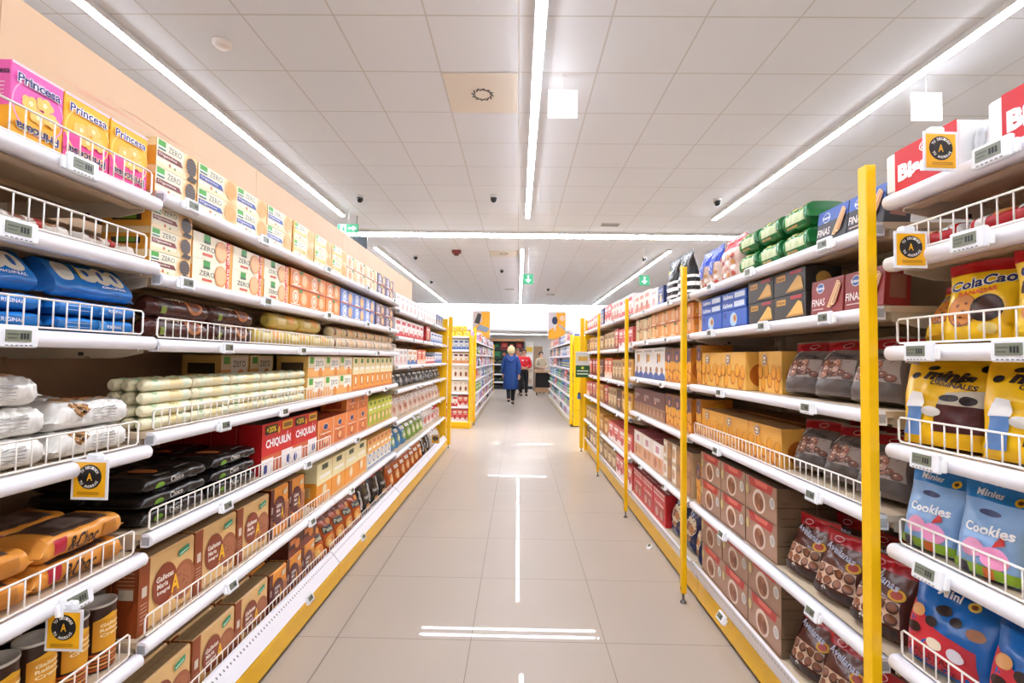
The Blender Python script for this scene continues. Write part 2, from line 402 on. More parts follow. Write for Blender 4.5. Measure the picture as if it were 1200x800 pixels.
def chiq():
    f = [('r', 0, 0, 1, .36, '#c8643a'), ('r', .0, .0, .36, .3, '#f1ece8'), ('r', .62, .0, 1, .36, '#efe9e6'), ('e', .12, .1, .09, .09, '#2c3f8c'), ('e', .86, .14, .09, .09, '#2c3f8c'),
         ('r', .08, .78, .46, .96, '#1e1614'), T('+20%', .27, .87, .3, .12, '#f3cf2c', bold=.03), ('r', .62, .8, .97, .97, '#e2b42c'), ('r', .66, .84, .93, .93, '#8a5a1c'), ('e', .5, .82, .05, .07, '#f0a92c'),
         T('CHIQUILIN', .5, .58, .8, .2, '#fff', bold=.03), ('p', [(.765, .695), (.785, .695), (.81, .74), (.79, .745)], '#fff')]
    e = [('r', .0, .0, .03, 1, '#5a0c0c'), ('r', .97, 0, 1, 1, '#5a0c0c')]
    return carton(.28, .21, .1, '#cf1e22', f, e, topc='#5a4e4c', endc='#b01418')
reg('red_plus', chiq(), .28, .21, .1, 'biscuit_box', 'biscuit box')
def digest(W=.2, H=.155, word=True):
    f = [('p', [(.08, 0), (.92, 0), (.85, .55), (.5, .7), (.15, .55)], '#d9702c'), ('e', .5, .72, .2, .12, '#e8e0dc'), ('e', .5, .72, .18, .1, '#2a356e'), ('e', .52, .24, .26, .2, '#b9502a'), ('e', .52, .26, .18, .13, '#f0b070'),
         T('Digestive', .5, .5, .7, .09, '#fff4e4'), ('r', 0, 0, .03, 1, '#f4c9a0'), ('r', .97, 0, 1, 1, '#f4c9a0')]
    return carton(W, H, .16, '#ea8440', f, [('r', .2, .2, .8, .7, '#b9502a')], topc='#a03a22')
reg('digest', digest(), .2, .155, .16, 'biscuit_box', 'biscuit box')
reg('digest_small', digest(.2, .085), .2, .085, .16, 'biscuit_box', 'biscuit box')

def roll(body, art, L=.2, D=.037, ends=None, **k):
    return flow(L, D, D, body, art, n=2.1, tuft=True, ends=ends, **k)
reg('cream_roll', roll(('#ece3c0', .3), [('r', .02, .1, .2, .9, '#dfe6c6'), ('r', .45, .2, .75, .9, '#ecd9a0'), T('Maria', .6, .55, .2, .22, '#a89a60'), ('r', .82, .15, .97, .9, '#d9e2c8'), ('e', .1, .6, .2, .2, '#a9bc8c')], dent=.02), .2, .037, .037, 'biscuit_roll', 'biscuit roll')
reg('choc_roll', roll(('#4a2018', .25), [('r', .0, .2, .3, .8, '#38160f'), ('e', .75, .45, .3, .3, '#b9713c'), ('e', .75, .45, .2, .2, '#6a3018'), T('Principe', .35, .6, .42, .25, '#e7cfae', bold=.03), ('r', .05, .1, .15, .3, '#8a9a3c')], L=.23, D=.062, dent=.05), .23, .062, .062, 'biscuit_roll', 'biscuit roll')
reg('yellow_roll', roll(('#d3b85c', .3), [('r', .1, .15, .45, .85, '#e9d79a'), ('e', .7, .5, .3, .3, '#e09a3c'), ('r', .5, .7, .6, .95, '#4c8a3c'), T('Dorada', .28, .5, .3, .25, '#8a6420')], L=.25, D=.07, dent=.04), .25, .07, .07, 'biscuit_roll', 'biscuit roll')
reg('mixed_roll', roll(('#d9c79a', .3), [('r', .1, .1, .35, .9, '#8a5a32'), ('e', .7, .5, .3, .3, '#e6b070'), ('r', .42, .6, .55, .95, '#f4efe0'), ('r', .85, .1, .95, .9, '#c9772e')], L=.19, D=.062, dent=.04), .19, .062, .062, 'biscuit_roll', 'biscuit roll')

reg('blue_pack', flow(.25, .1, .045, ('#1d74c4', .22), [('e', .16, .5, .17, .16, '#ddd7c8'), *[w for k in range(3) for w in (('e', .47 + .185 * k, .52 - .02 * k, .17, .15, '#ddd5c0'), ('e', .47 + .185 * k, .53 - .02 * k, .055, .06, '#1a5aa4'))], T('ORIGINAL', .75, .27, .34, .07, '#e9eef8', bold=.02), ('r', .34, .4, .37, .65, '#e9c02c'), ('r', 0, .02, 1, .05, '#0f56a0'), ('e', .16, .5, .12, .1, '#c8c4b8')], seed=3, dent=.07, ends=('#1562ae', .22), v0=20, v1=165), .25, .045, .1, 'biscuit_pack', 'biscuit pack')
reg('blue_pack_plain', flow(.25, .14, .039, ('#2379c6', .25), [T('ORIGINAL', .72, .26, .3, .07, '#dfe8f4'), ('r', .06, .2, .4, .215, '#8fb8e0'), ('r', .06, .28, .4, .295, '#8fb8e0'), ('r', .5, .16, .62, .4, '#3f92d8')], seed=4, dent=.06, ends=('#1a68b4', .25)), .25, .039, .14, 'biscuit_pack', 'biscuit pack')
def cookiepack(base, edge, seed, L=.22, H=.065):
    art = [('e', .27, .42, .15, .17, '#8a5a2c'), ('e', .27, .42, .13, .15, '#b98444')]
    rr = random.Random(seed)
    for i in range(12): a = rr.uniform(0, 6.28); q = rr.uniform(.02, .12); art.append(('e', .27 + q * .6 * math.cos(a), .42 + q * math.sin(a), .024, .022, '#2e1a12'))
    art += [('p', [(.36, .7), (.96, .68), (.9, .9), (.42, .92)], '#d8a06c'), ('e', .6, .8, .08, .08, '#9a6234'), ('e', .82, .8, .07, .07, '#b5482f')] + [('r', .45, .16 + .035 * i, .8, .168 + .035 * i, '#9c9792') for i in range(6)]
    return flow(L, .14, H, base, art, seed=seed, dent=.08, crump=.0085)
reg('foil_pack', cookiepack(('#e4e0da', .28), '#d9d3cc', 5), .22, .065, .14, 'biscuit_pack', 'biscuit pack')
reg('foil_low', flow(.18, .12, .035, ('#dcd3c8', .3), [('r', .1, .3, .4, .8, '#7a4a34'), ('e', .7, .5, .2, .2, '#9a6a48'), ('r', .5, .2, .6, .8, '#b43a34')], seed=6, dent=.1, crump=.005), .18, .035, .12, 'biscuit_pack', 'biscuit pack')
reg('red_low', flow(.17, .12, .045, ('#c01f2a', .25), [('r', .04, 0, .2, 1, '#ece8e6'), ('e', .45, .5, .17, .17, '#d9772e'), ('e', .45, .5, .12, .12, '#e9a868'), T('Bisc', .8, .5, .3, .3, '#fff', bold=.05)], seed=8, dent=.1, ends=('#e9e6e4', .3)), .17, .045, .12, 'biscuit_pack', 'biscuit pack')
reg('choc_pack', flow(.24, .14, .062, ('#d98f3a', .25), [('p', [(.1, .5), (.88, .5), (.94, .98), (.05, .98)], '#4a362c'), ('p', [(.3, .6), (.7, .6), (.66, .8), (.35, .8)], '#7a6a62'), ('r', .05, .18, .2, .4, '#b01f34'), T('&Choc', .45, .25, .42, .2, '#2a1a12', shear=.3), ('r', .75, .14, .92, .36, '#b8742a')], seed=9, dent=.08, ends=('#e09a44', .25)), .24, .062, .14, 'biscuit_pack', 'biscuit pack')
reg('black_pack', flow(.31, .17, .048, ('#221c1a', .22), [('e', .16, .22, .1, .08, '#6d9a24'), T('Choco', .45, .28, .26, .12, '#b9b2a8'), ('r', .7, .15, .84, .18, '#a8a29a'), ('e', .35, .75, .12, .1, '#b9682c'), ('p', [(.6, .6), (.95, .62), (.95, .64), (.6, .63)], '#8f8a84'), T('Negro', .3, .52, .26, .09, '#8f8a84')], seed=10, dent=.07), .31, .048, .17, 'biscuit_pack', 'biscuit pack')
reg('white_red_pack', carton(.2, .1, .08, '#eeeceb', [('r', .16, 0, 1, 1, '#cf1c2c'), ('o', .62, .8, .2, .13, .02, '#fff'), T('Lotus', .62, .8, .14, .11, '#fff'), T('Biscoff', .58, .42, .74, .42, '#fff', bold=.06)], topc='#e46a68', bev=.006), .2, .1, .08, 'biscuit_box', 'biscuit box')
reg('foil_small', flow(.07, .08, .085, ('#e9e9ea', .25), [('r', .2, .2, .8, .4, '#d2d4d8')], seed=12, dent=.12, crump=.005), .07, .085, .08, 'biscuit_pack', 'biscuit pack')
reg('green_pack', flow(.17, .16, .085, ('#1f7a3c', .22), [('r', .08, .2, .92, .34, '#c9d8a8'), ('r', .08, .42, .92, .56, '#d8d27c'), T('ENTERAS', .5, .49, .76, .08, '#1d5a2c'), ('r', .1, .1, .6, .16, '#b8a060'), ('r', .1, .66, .7, .74, '#79b068')], seed=13, dent=.1, ends=('#16632e', .22)), .17, .085, .16, 'biscuit_pack', 'biscuit pack')

def finas(base, dark):
    f = [('p', [(0, .62), (1, .62), (1, 1), (0, 1)], '#3f5fae' if dark else base), ('e', .3, .76, .2, .15, '#eef2fa'), ('e', .3, .76, .18, .13, '#2d4f9c'), T('Fontaneda', .3, .76, .26, .1, '#fff'),
         T('FINAS', .26, .34, .42, .22, '#f6e9e4', bold=.01), ('r', .08, .12, .44, .15, '#d8b8b0')]
    for i in range(4): f.append(('p', [(.55 + .05 * i, .16 + .03 * i), (.66 + .05 * i, .14 + .03 * i), (.9 + .02 * i, .86 - .03 * i), (.82 + .02 * i, .9 - .04 * i)], ['#e8bc84', '#b9804c'][i % 2]))
    return carton(.18, .105, .07, base, f, [('r', .2, .2, .8, .8, '#8a5a48')], topc=base)
reg('finas_black', finas('#2f2d33', True), .18, .105, .07, 'wafer_box', 'wafer box')
reg('finas_red', finas('#8e2824', False), .18, .105, .07, 'wafer_box', 'wafer box')
reg('wafer_black', carton(.2, .085, .12, '#37332f', [('r', .1, .62, .4, .86, '#d89a3c'), T('Noire', .25, .74, .24, .14, '#3a2410'), ('r', .55, .8, .9, .93, '#b02430'), ('p', [(.42, .1), (.95, .12), (.9, .62), (.8, .72)], '#e6b45c'), ('p', [(.42, .1), (.95, .12), (.94, .2), (.44, .17)], '#c9903c')], [('e', .5, .5, .3, .3, '#e0b060')], topc='#2a2724'), .2, .085, .12, 'wafer_box', 'wafer box')
def bluebox(H):
    f = [('r', .0, .0, 1, .12, '#19418f'), ('e', .5, .45, .42, .38, '#a9cfe8'), ('e', .55, .5, .22, .24, '#e6c28c'), ('e', .55, .5, .14, .16, '#b9683c'), ('e', .14, .7, .16, .16, '#2a3f9c')] if H > .06 else \
        [('r', .55, .2, .95, .8, '#d9e4f4'), T('Galletas', .28, .5, .42, .5, '#e9f0fa', bold=.03)]
    return carton(.23, H, .14, '#2d5fbe', f, [('r', .2, .2, .8, .8, '#23479a')], topc='#2a56ae')
reg('blue_big', bluebox(.08), .23, .08, .14, 'biscuit_box', 'biscuit box')
reg('blue_small', bluebox(.038), .23, .038, .14, 'biscuit_box', 'biscuit box')

def cookiebox(W, H, base, logo, W2=1, purple=None, D=.16, cook='#e8a030', cook2='#b9641c', topc=None):
    f = []
    rr = random.Random(int(W * 1000))
    for u, v in ((.2, .2), (.5, .3), (.8, .2), (.35, .52), (.68, .5), (.9, .45), (.1, .5)):
        f += [('e', u, v, .15, .19, cook2), ('e', u + .01, v + .02, .13, .16, cook)]
    if purple: f += [('r', .0, .62, 1, 1, '#7a4a34'), ('e', .5, .74, .2, .2, purple), ('e', .5, .74, .1, .1, '#c98a6a'), ('p', [(.42, .6), (.58, .6), (.54, .2), (.46, .2)], '#e9b65a')]
    else: f += [('e', .3, .8, .15, .14, '#f0e6d8'), ('e', .3, .8, .135, .125, logo), ('e', .3, .8, .1, .09, '#f4d9a0'), T('Caseras', .3, .8, .16, .06, logo)]
    return carton(W, H, D, base, f, [('e', .4, .4, .3, .3, cook2), ('e', .6, .7, .2, .2, cook)], topc=topc or '#8f6a44')
reg('gold_box', cookiebox(.235, .16, '#e8b254', '#4a3f6c'), .235, .16, .16, 'biscuit_box', 'biscuit box')
reg('gold_low', cookiebox(.24, .14, '#e3a64a', '#4a3f6c'), .24, .14, .16, 'biscuit_box', 'biscuit box')
reg('gold_tall', cookiebox(.155, .2, '#d98a2c', '#4a3f6c', purple='#43386a', cook='#f0a92c'), .155, .2, .16, 'biscuit_box', 'biscuit box')
reg('plain_orange', orangebox('#eda04c', '#f4c98c', '#d8843a', W=.23, H=.088), .23, .088, .16, 'biscuit_box', 'biscuit box')
reg('beige_box', orangebox('#dcc08c', '#f0e4c8', '#b98a54', W=.22, H=.09, logo='#5a6a4a'), .22, .09, .16, 'biscuit_box', 'biscuit box')
def brownbox():
    f = [('r', 0, 0, 1, 1, '#a8816a'), ('p', [(.1, 1), (.16, .74), (.84, .74), (.9, 1)], '#b93a34'), ('p', [(.3, .97), (.36, .84), (.7, .84), (.74, .97)], '#d86a5c'),
         ('e', .46, .4, .36, .34, '#dcc8b8'), ('e', .46, .38, .27, .26, '#a36a48'), ('e', .4, .4, .12, .16, '#8a5234'), ('e', .54, .36, .12, .16, '#7e4a30'),
         ('e', .88, .55, .14, .16, '#cfc9c2'), ('e', .88, .55, .09, .11, '#b9b2aa'), ('e', .08, .6, .1, .15, '#c9b478'), ('r', 0, 0, 1, .05, '#7a5a48')]
    e = [('r', .0, .48, 1, .5, '#3c2c20'), ('r', .1, .6, .3, .62, '#5a4634'), ('r', .1, .2, .5, .22, '#5a4634')]
    return carton(.24, .135, .14, '#7a634c', f, e, topc='#6a5644')
reg('brown_box', brownbox(), .24, .135, .14, 'biscuit_box', 'biscuit box')
reg('white_blue', carton(.3, .215, .16, '#e6e3de', [('p', [(0, 0), (1, 0), (1, .12), (.75, .26), (.5, .12), (.25, .26), (0, .12)], '#3a5aa0'), ('e', .3, .3, .16, .1, '#b07a54'), ('e', .75, .3, .14, .09, '#b07a54'), ('r', .4, .55, .62, .8, '#e0a23c'), ('r', .34, .5, .4, .82, '#39488a'), ('r', .1, .88, .9, .94, '#b8b4ae')], topc='#d8d4ce'), .3, .215, .16, 'biscuit_box', 'biscuit box')
reg('maroon_box', carton(.3, .185, .16, '#6a4244', [('r', 0, .0, 1, .42, '#a47a5c')] + [('e', .1 + .16 * i, .2 + .07 * (i % 2), .1, .12, ['#c8966c', '#8a5a44'][i % 2]) for i in range(6)] + [T('SURTIDO', .35, .72, .5, .12, '#e4d4cc', rot=0), ('r', .15, .55, .3, .65, '#d8a08c')], topc='#4a2c2e'), .3, .185, .16, 'biscuit_box', 'biscuit box')
reg('pink_box', carton(.28, .19, .2, '#e8dcd0', [('r', .0, .0, 1, .5, '#d9a27c'), ('e', .3, .25, .2, .18, '#b9714a'), ('e', .7, .3, .2, .18, '#c98a5c'), ('r', .2, .5, .8, .95, '#f1ece6'), ('r', .35, .62, .65, .86, '#c98a94')], topc='#8e3a44'), .28, .19, .2, 'biscuit_box', 'biscuit box')
reg('tan_box', carton(.165, .12, .16, '#cdb08a', [('r', .5, 0, 1, 1, '#9a6a44'), ('r', .05, .1, .45, .9, '#ece4d6'), ('e', .72, .45, .3, .35, '#b9824c'), ('e', .2, .5, .2, .25, '#c99a6c')], topc='#7c6450'), .165, .12, .16, 'biscuit_box', 'biscuit box')
def redbox():
    f = [('r', .1, .1, .9, .5, '#a83a34'), ('e', .3, .25, .16, .15, '#c9a08a'), ('e', .68, .25, .16, .15, '#b98a74'), T('Cookies', .5, .58, .7, .12, '#f4dcd4')]
    for i in range(8):
        for j in range(2): f.append(('p', [(.06 + .12 * i, .76 + .13 * j), (.11 + .12 * i, .82 + .13 * j), (.06 + .12 * i, .88 + .13 * j), (.01 + .12 * i + .001, .82 + .13 * j)], '#f0d6d0'))
    t = [('p', [(.06 + .12 * i, .1 + .2 * j), (.11 + .12 * i, .18 + .2 * j), (.06 + .12 * i, .26 + .2 * j), (.011 + .12 * i, .18 + .2 * j)], '#e8c8c0') for i in range(8) for j in range(4)]
    return carton(.28, .2, .16, '#c7282c', f, [('r', .2, .2, .8, .6, '#8e1c20')], t, topc='#8a2024')
reg('red_box', redbox(), .28, .2, .16, 'biscuit_box', 'biscuit box')

# bags
def cluster(u0, v0, u1, v1, n, cols, seed, r=.06):
    q = random.Random(seed); out = []
    for i in range(n):
        u, v = q.uniform(u0, u1), q.uniform(v0, v1); c = q.choice(cols); k = r * q.uniform(.7, 1.1)
        out += [('e', u, v, k, k * .85, '#4a2e22'), ('e', u + .004, v + .006, k * .88, k * .72, c), ('e', u - k * .25, v + k * .2, k * .25, k * .18, '#e2cdb8')]  # pale spot on each cookie is a highlight painted into the artwork
    return out
reg('cola_bag', pouch(.14, .175, .07, ('#f6c51e', .26), [(.86, 1, ('#c4141e', .3))], [
    T('ColaCao', .5, .72, .86, .15, '#fdf6dc', bold=.09, rot=8), T('ColaCao', .5, .72, .82, .14, '#1d2a66', bold=.03, rot=8), T('BANADAS', .5, .59, .5, .06, '#d8541c', bold=.04, rot=8),
    ('e', .34, .36, .17, .2, '#8a4c20'), ('e', .34, .37, .155, .185, '#cf8236'), ('e', .66, .38, .16, .17, '#2e1c18'), ('e', .68, .4, .12, .12, '#4a302a'),
    ('e', .28, .42, .02, .02, '#6a3416'), ('e', .38, .34, .02, .02, '#6a3416'), ('e', .33, .28, .02, .02, '#6a3416'), ('e', .4, .44, .02, .02, '#6a3416'), ('e', .7, .14, .09, .06, '#e8cf7a')], seed=21), .14, .175, .07, 'biscuit_bag', 'biscuit bag')
reg('mini_choc_bag', pouch(.14, .175, .07, ('#f6ca24', .26), [(.86, 1, ('#c4141e', .3))], [
    T('ColaCao', .5, .76, .8, .12, '#1d2a66', bold=.04, rot=5), T('Mil', .38, .56, .5, .14, '#4a2a18', bold=.05), T('NARANJA', .5, .67, .5, .05, '#e0701c', bold=.03), ('e', .35, .3, .15, .15, '#d9822c'), ('e', .66, .3, .13, .13, '#3a2420'), ('e', .5, .44, .12, .05, '#a8b83a')], seed=22), .14, .175, .07, 'biscuit_bag', 'biscuit bag')
reg('mini_bag', pouch(.18, .2, .08, ('#f7c31a', .26), [], [
    T('minis', .54, .79, .54, .13, '#2a1c18', bold=.06, rot=-8, shear=.2), T('ORIGINALES', .6, .69, .5, .06, '#3a1a1a', bold=.03, rot=-8), ('e', .14, .8, .05, .04, '#1c1414'), ('e', .3, .9, .06, .03, '#1c1414'), ('e', .86, .88, .05, .04, '#1c1414'),
    ('p', [(.44, .16), (.97, .18), (.97, .46), (.5, .47)], '#4a1416'), ('p', [(.5, .47), (.97, .46), (.97, .64), (.58, .6)], '#c9bfae'), ('e', .62, .54, .09, .04, '#241818'), ('e', .8, .52, .07, .05, '#241818'),
    ('e', .44, .38, .1, .05, '#ddd8d0'), ('p', [(.1, .1), (.32, .1), (.34, .42), (.16, .42)], '#5f88c0'), ('p', [(.14, .42), (.36, .42), (.34, .58), (.2, .6)], '#e9e6e2')], seed=23), .18, .2, .08, 'biscuit_bag', 'biscuit bag')
reg('sky_bag', pouch(.14, .18, .07, ('#8fb4e0', .28), [(.82, 1, ('#1c7cc8', .28))], [
    T('Minies', .34, .9, .34, .08, '#fff', bold=.03), ('e', .72, .88, .05, .05, '#f0c020'), ('e', .72, .88, .025, .025, '#5a3414'), ('e', .45, .7, .12, .035, '#3c4470'), T('Cookies', .5, .52, .66, .11, '#fff', bold=.03),
    ('e', .35, .3, .12, .1, '#e6a0c0'), ('p', [(.6, .36), (.74, .4), (.7, .52)], '#d8342c'), ('e', .62, .24, .14, .12, '#ee9ac4'), ('r', .04, .02, .96, .13, '#8aae2c'), ('r', .15, .02, .3, .12, '#3a2c3a'), ('r', .5, .02, .62, .12, '#d96a2c')], seed=24), .14, .18, .07, 'biscuit_bag', 'biscuit bag')
reg('blue_red_bag', pouch(.18, .19, .08, ('#1667b8', .25), [(.88, 1, ('#0f4f9c', .25))], [
    ('p', [(.03, .04), (.85, .04), (.8, .4), (.4, .46), (.03, .68)], '#cf2f3c'), T('Mini', .4, .86, .26, .09, '#fff', bold=.03), ('e', .66, .84, .06, .05, '#f0d060'), ('e', .66, .84, .03, .025, '#8a4c1c'), ('e', .42, .68, .08, .055, '#2a1a18'), ('e', .58, .62, .06, .05, '#2a1a18'),
    ('e', .34, .52, .07, .055, '#2a1a18'), ('e', .16, .38, .08, .06, '#2a1a18'), ('e', .78, .58, .08, .06, '#a86a3c'), ('e', .16, .58, .08, .07, '#e0a060'), ('e', .42, .3, .08, .06, '#e9d9c0'), ('e', .64, .28, .08, .07, '#ddd8e0'),
    T('GALLETAS', .36, .15, .5, .07, '#6a1a1c', bold=.02), T('CHOCOLATE', .4, .07, .5, .06, '#6a1a1c', bold=.02)], seed=25), .18, .19, .08, 'biscuit_bag', 'biscuit bag')
reg('grey_bag', pouch(.17, .19, .09, ('#6f625c', .22), [(.8, .97, ('#a81a26', .25))], [
    ('r', .1, .06, .9, .26, '#5a4f4a'), ('p', [(.08, .26), (.92, .26), (.86, .6), (.16, .6)], '#a8968c')] + cluster(.2, .32, .82, .54, 26, ['#a8684c', '#c09080', '#8a5240', '#b8806a'], 4, r=.085) + [T('Cookies', .5, .68, .56, .09, '#2c2422', rot=-8), ('p', [(.1, .62), (.26, .78), (.28, .78), (.13, .6)], '#d8d0cc'), ('o', .5, .86, .1, .05, .012, '#e8b8b8')], seed=26), .17, .19, .09, 'biscuit_bag', 'biscuit bag')
def nutbag(seed):
    a = [('p', [(.08, .16), (.92, .16), (.88, .46), (.12, .46)], '#d8b498')]
    for i in range(4):
        for j in range(2): a += [('e', .2 + .2 * i, .23 + .15 * j, .075, .07, '#4a2a1c'), ('e', .2 + .2 * i, .24 + .15 * j, .06, .052, '#8a5236')]
    a += [('e', .8, .54, .1, .075, '#eab01c'), ('e', .8, .54, .07, .05, '#b8402c'), T('Avellanas', .46, .68, .7, .1, '#c8cbe0', rot=-12), ('o', .3, .86, .09, .05, .012, '#e8b8b8'), ('e', .36, .1, .05, .05, '#d9cfc4'), ('r', .1, .03, .9, .14, '#33201a')]
    return pouch(.17, .2, .08, ('#5e3026', .22), [(.8, .98, ('#a8141e', .25))], a, seed=seed)
reg('nut_bag', nutbag(27), .17, .2, .08, 'chocolate_bag', 'chocolate bag')
reg('navy_bag', pouch(.2, .25, .09, ('#1c2650', .25), [], [('e', .5, .5, .3, .2, '#d8c4a4'), ('e', .4, .5, .14, .1, '#8a5434'), ('e', .64, .46, .12, .09, '#b9783c'), ('r', .2, .8, .8, .9, '#c8cfe4'), ('e', .5, .25, .15, .06, '#9a6a44')], seed=28), .2, .25, .09, 'biscuit_bag', 'biscuit bag')
reg('snack_red', pouch(.19, .2, .1, ('#dfc0b4', .25), [(.72, 1, ('#c8202c', .25))], [('e', .2 + .2 * (i % 4), .14 + .13 * (i // 4), .06, .05, ['#c05a4c', '#f0e6dc', '#d99a5c'][i % 3]) for i in range(16)], seed=29), .19, .2, .1, 'snack_bag', 'snack bag')
reg('snack_blue', pouch(.16, .22, .09, ('#d3bcae', .25), [(.6, 1, ('#2a4ab8', .25))], [('e', .2 + .2 * (i % 4), .1 + .12 * (i // 4), .06, .05, ['#c05a4c', '#f0e6dc', '#b98a5c'][i % 3]) for i in range(14)] + [('r', .3, .3, .7, .62, '#2a4ab8')], seed=30), .16, .22, .09, 'snack_bag', 'snack bag')
reg('striped_bag', pouch(.19, .27, .1, ('#1e1d1d', .22), [(.0, .08, '#1e1d1d'), (.08, .16, '#ecebe8'), (.24, .31, '#ecebe8'), (.4, .47, '#ecebe8')], [('p', [(.1, .55), (.3, .55), (.35, .9), (.2, .9)], '#5a5a44'), ('e', .3, .7, .05, .05, '#d8c23c')], seed=31), .19, .27, .1, 'snack_bag', 'snack bag')
reg('orange_bag', pouch(.18, .22, .09, ('#b3501e', .22), [(.82, 1, ('#6e2a16', .25))], [('e', .5, .3, .26, .16, '#e4a044'), ('e', .4, .28, .12, .08, '#f0c470'), ('e', .64, .34, .1, .07, '#c8702a'), ('r', .2, .52, .8, .68, '#1d241e'), T('Pasas', .5, .6, .5, .1, '#dfe6c8', bold=.02), ('e', .7, .76, .12, .07, '#ef9a2c')], seed=32), .18, .22, .09, 'snack_bag', 'snack bag')
reg('black_bag', pouch(.2, .23, .09, ('#191717', .2), [(.88, 1, ('#8c1a22', .25))], [('p', [(.1, .2), (.22, .75), (.3, .75), (.2, .2)], '#c9c7c4'), ('r', .4, .4, .85, .56, '#3a3836'), T('Negro', .6, .48, .36, .1, '#d8d4cc'), ('e', .6, .2, .16, .09, '#c98a3c')], seed=33), .2, .23, .09, 'snack_bag', 'snack bag')
def gbag(key, c, top, b1, b2, W=.2, H=.21, seed=40):
    reg(key, pouch(W, H, .09, (c, .25), [(.84, 1, (top, .28))], [('e', .5, .36, .3, .2, b1), ('e', .42, .36, .14, .1, b2), ('r', .2, .62, .8, .76, '#f0ece6'), ('r', .3, .66, .7, .7, b2)], seed=seed), W, H, .09, 'snack_bag', 'snack bag')
gbag('bag_pink', '#e0cdbe', '#c9a690', '#c98a6c', '#8a5a44', seed=41)
gbag('bag_blue', '#3f7aa8', '#24507c', '#7aa04c', '#d8dcd0', seed=42)
gbag('bag_green', '#7a9a3c', '#2a6a6a', '#b8c47c', '#e9e6d8', seed=43)
gbag('bag_amber', '#c0602a', '#8a3a1c', '#e8a45c', '#f0d0a0', seed=44)
gbag('bag_dark', '#3a3432', '#8a8682', '#6a625c', '#b9b4ae', H=.14, seed=45)
gbag('bag_white', '#e4e0da', '#c43a3a', '#d88a7c', '#a83a3a', seed=46)

def gbox(key, base, c2, c3, W=.16, H=.16, D=.16, top=None, stripe=None):
    f = [('r', .0, .0, 1, .3, c2), ('e', .5, .34, .22, .2, c3), ('r', .15, .68, .85, .86, stripe or c2), ('r', .25, .56, .75, .61, '#f4efe6')]
    nm = ('biscuit_box', 'biscuit box') if key in ('g_gold', 'g_tan', 'g_pinkred', 'g_brown', 'g_red') else ('grocery_box', 'grocery box')
    reg(key, carton(W, H, D, base, f, [('r', .2, .3, .8, .7, c2)], topc=top or base), W, H, D, nm[0], nm[1])
gbox('g_white', '#eceae6', '#e3d3d0', '#d9a8a0', stripe='#c9bcb8')
gbox('g_redwhite', '#eae4e2', '#cc2a34', '#d9b8a8', stripe='#cc2a34')
gbox('g_red', '#b8242a', '#8a1c22', '#e0b080', stripe='#f0dcd0')
gbox('g_bluewhite', '#d9dfe8', '#5a78b8', '#a8b8d4', stripe='#3a58a0')
gbox('g_bluebase', '#e9e4dc', '#4a7ab8', '#e0b88c', stripe='#d8a070')
gbox('g_orangered', '#d9532e', '#f0d9c8', '#f3b48c')
gbox('g_gold', '#d9a14c', '#a86a34', '#f0d08c')
gbox('g_tan', '#c9a878', '#8f6a48', '#e4cda4')
gbox('g_pinkred', '#d9605c', '#f0e0dc', '#b83238')
gbox('g_navy', '#2c3868', '#6a7ab0', '#d8c08c')
gbox('g_brown', '#7a4a34', '#4a2c20', '#c8966c')
gbox('g_pale', '#e6d8cc', '#d0826c', '#b8604c')
gbox('g_maroonwhite', '#efebe6', '#e0965c', '#d9b08c', stripe='#6a2440')
gbox('g_choco', '#f0e9e0', '#efe6da', '#8a4a24', stripe='#d9cbbb')
def roundbag(key, c, cap, lab):     # bottles for the far bays
    b = B(); b.lathe([(.03, 0), (.034, .01), (.034, .13), (.026, .16), (.012, .175), (.012, .185)], c, 14)
    b.decal(lambda u, v, o: ((.0345 + o) * math.cos(-PI / 2 + (u - .5) * 2.6), (.0345 + o) * math.sin(-PI / 2 + (u - .5) * 2.6), .03 + v * .08), .09, .08, [('r', 0, 0, 1, 1, lab), ('e', .5, .5, .3, .3, c)], smooth=True)
    k = B(); k.lathe([(.016, .183), (.016, .205), (.013, .21)], cap, 14)
    reg(key, b, .072, .21, .072, 'bottle', 'bottle', [('cap', k)])
roundbag('bt_teal', '#3f9a96', '#e8e8e6', '#d8ecea'); roundbag('bt_blue', '#3568b0', '#d9e0ea', '#e8d85c'); roundbag('bt_green', '#4fa05a', '#f0f0ee', '#e6efda')
roundbag('bt_white', '#e4e6ea', '#5a70b0', '#8aa8d8'); roundbag('bt_dark', '#24383c', '#c8ccd0', '#a8c0c4'); roundbag('bt_violet', '#9a8ac0', '#e9e6f0', '#e0a0b8')
tb, tl = tin(.037, .165)
reg('tin', tb, .078, .17, .078, 'biscuit_tin', 'biscuit tin', [('lid', tl)])
bb, bl = B(), B()
reg('banana', carton(.11, .1, .1, '#f0c32a', [('e', .5, .5, .3, .3, '#f6e08a'), ('e', .4, .55, .1, .12, '#b8742c'), ('e', .6, .42, .1, .12, '#c9442c')], topc='#f4cf3c', bev=.012), .11, .1, .1, 'snack_pack', 'snack pack')

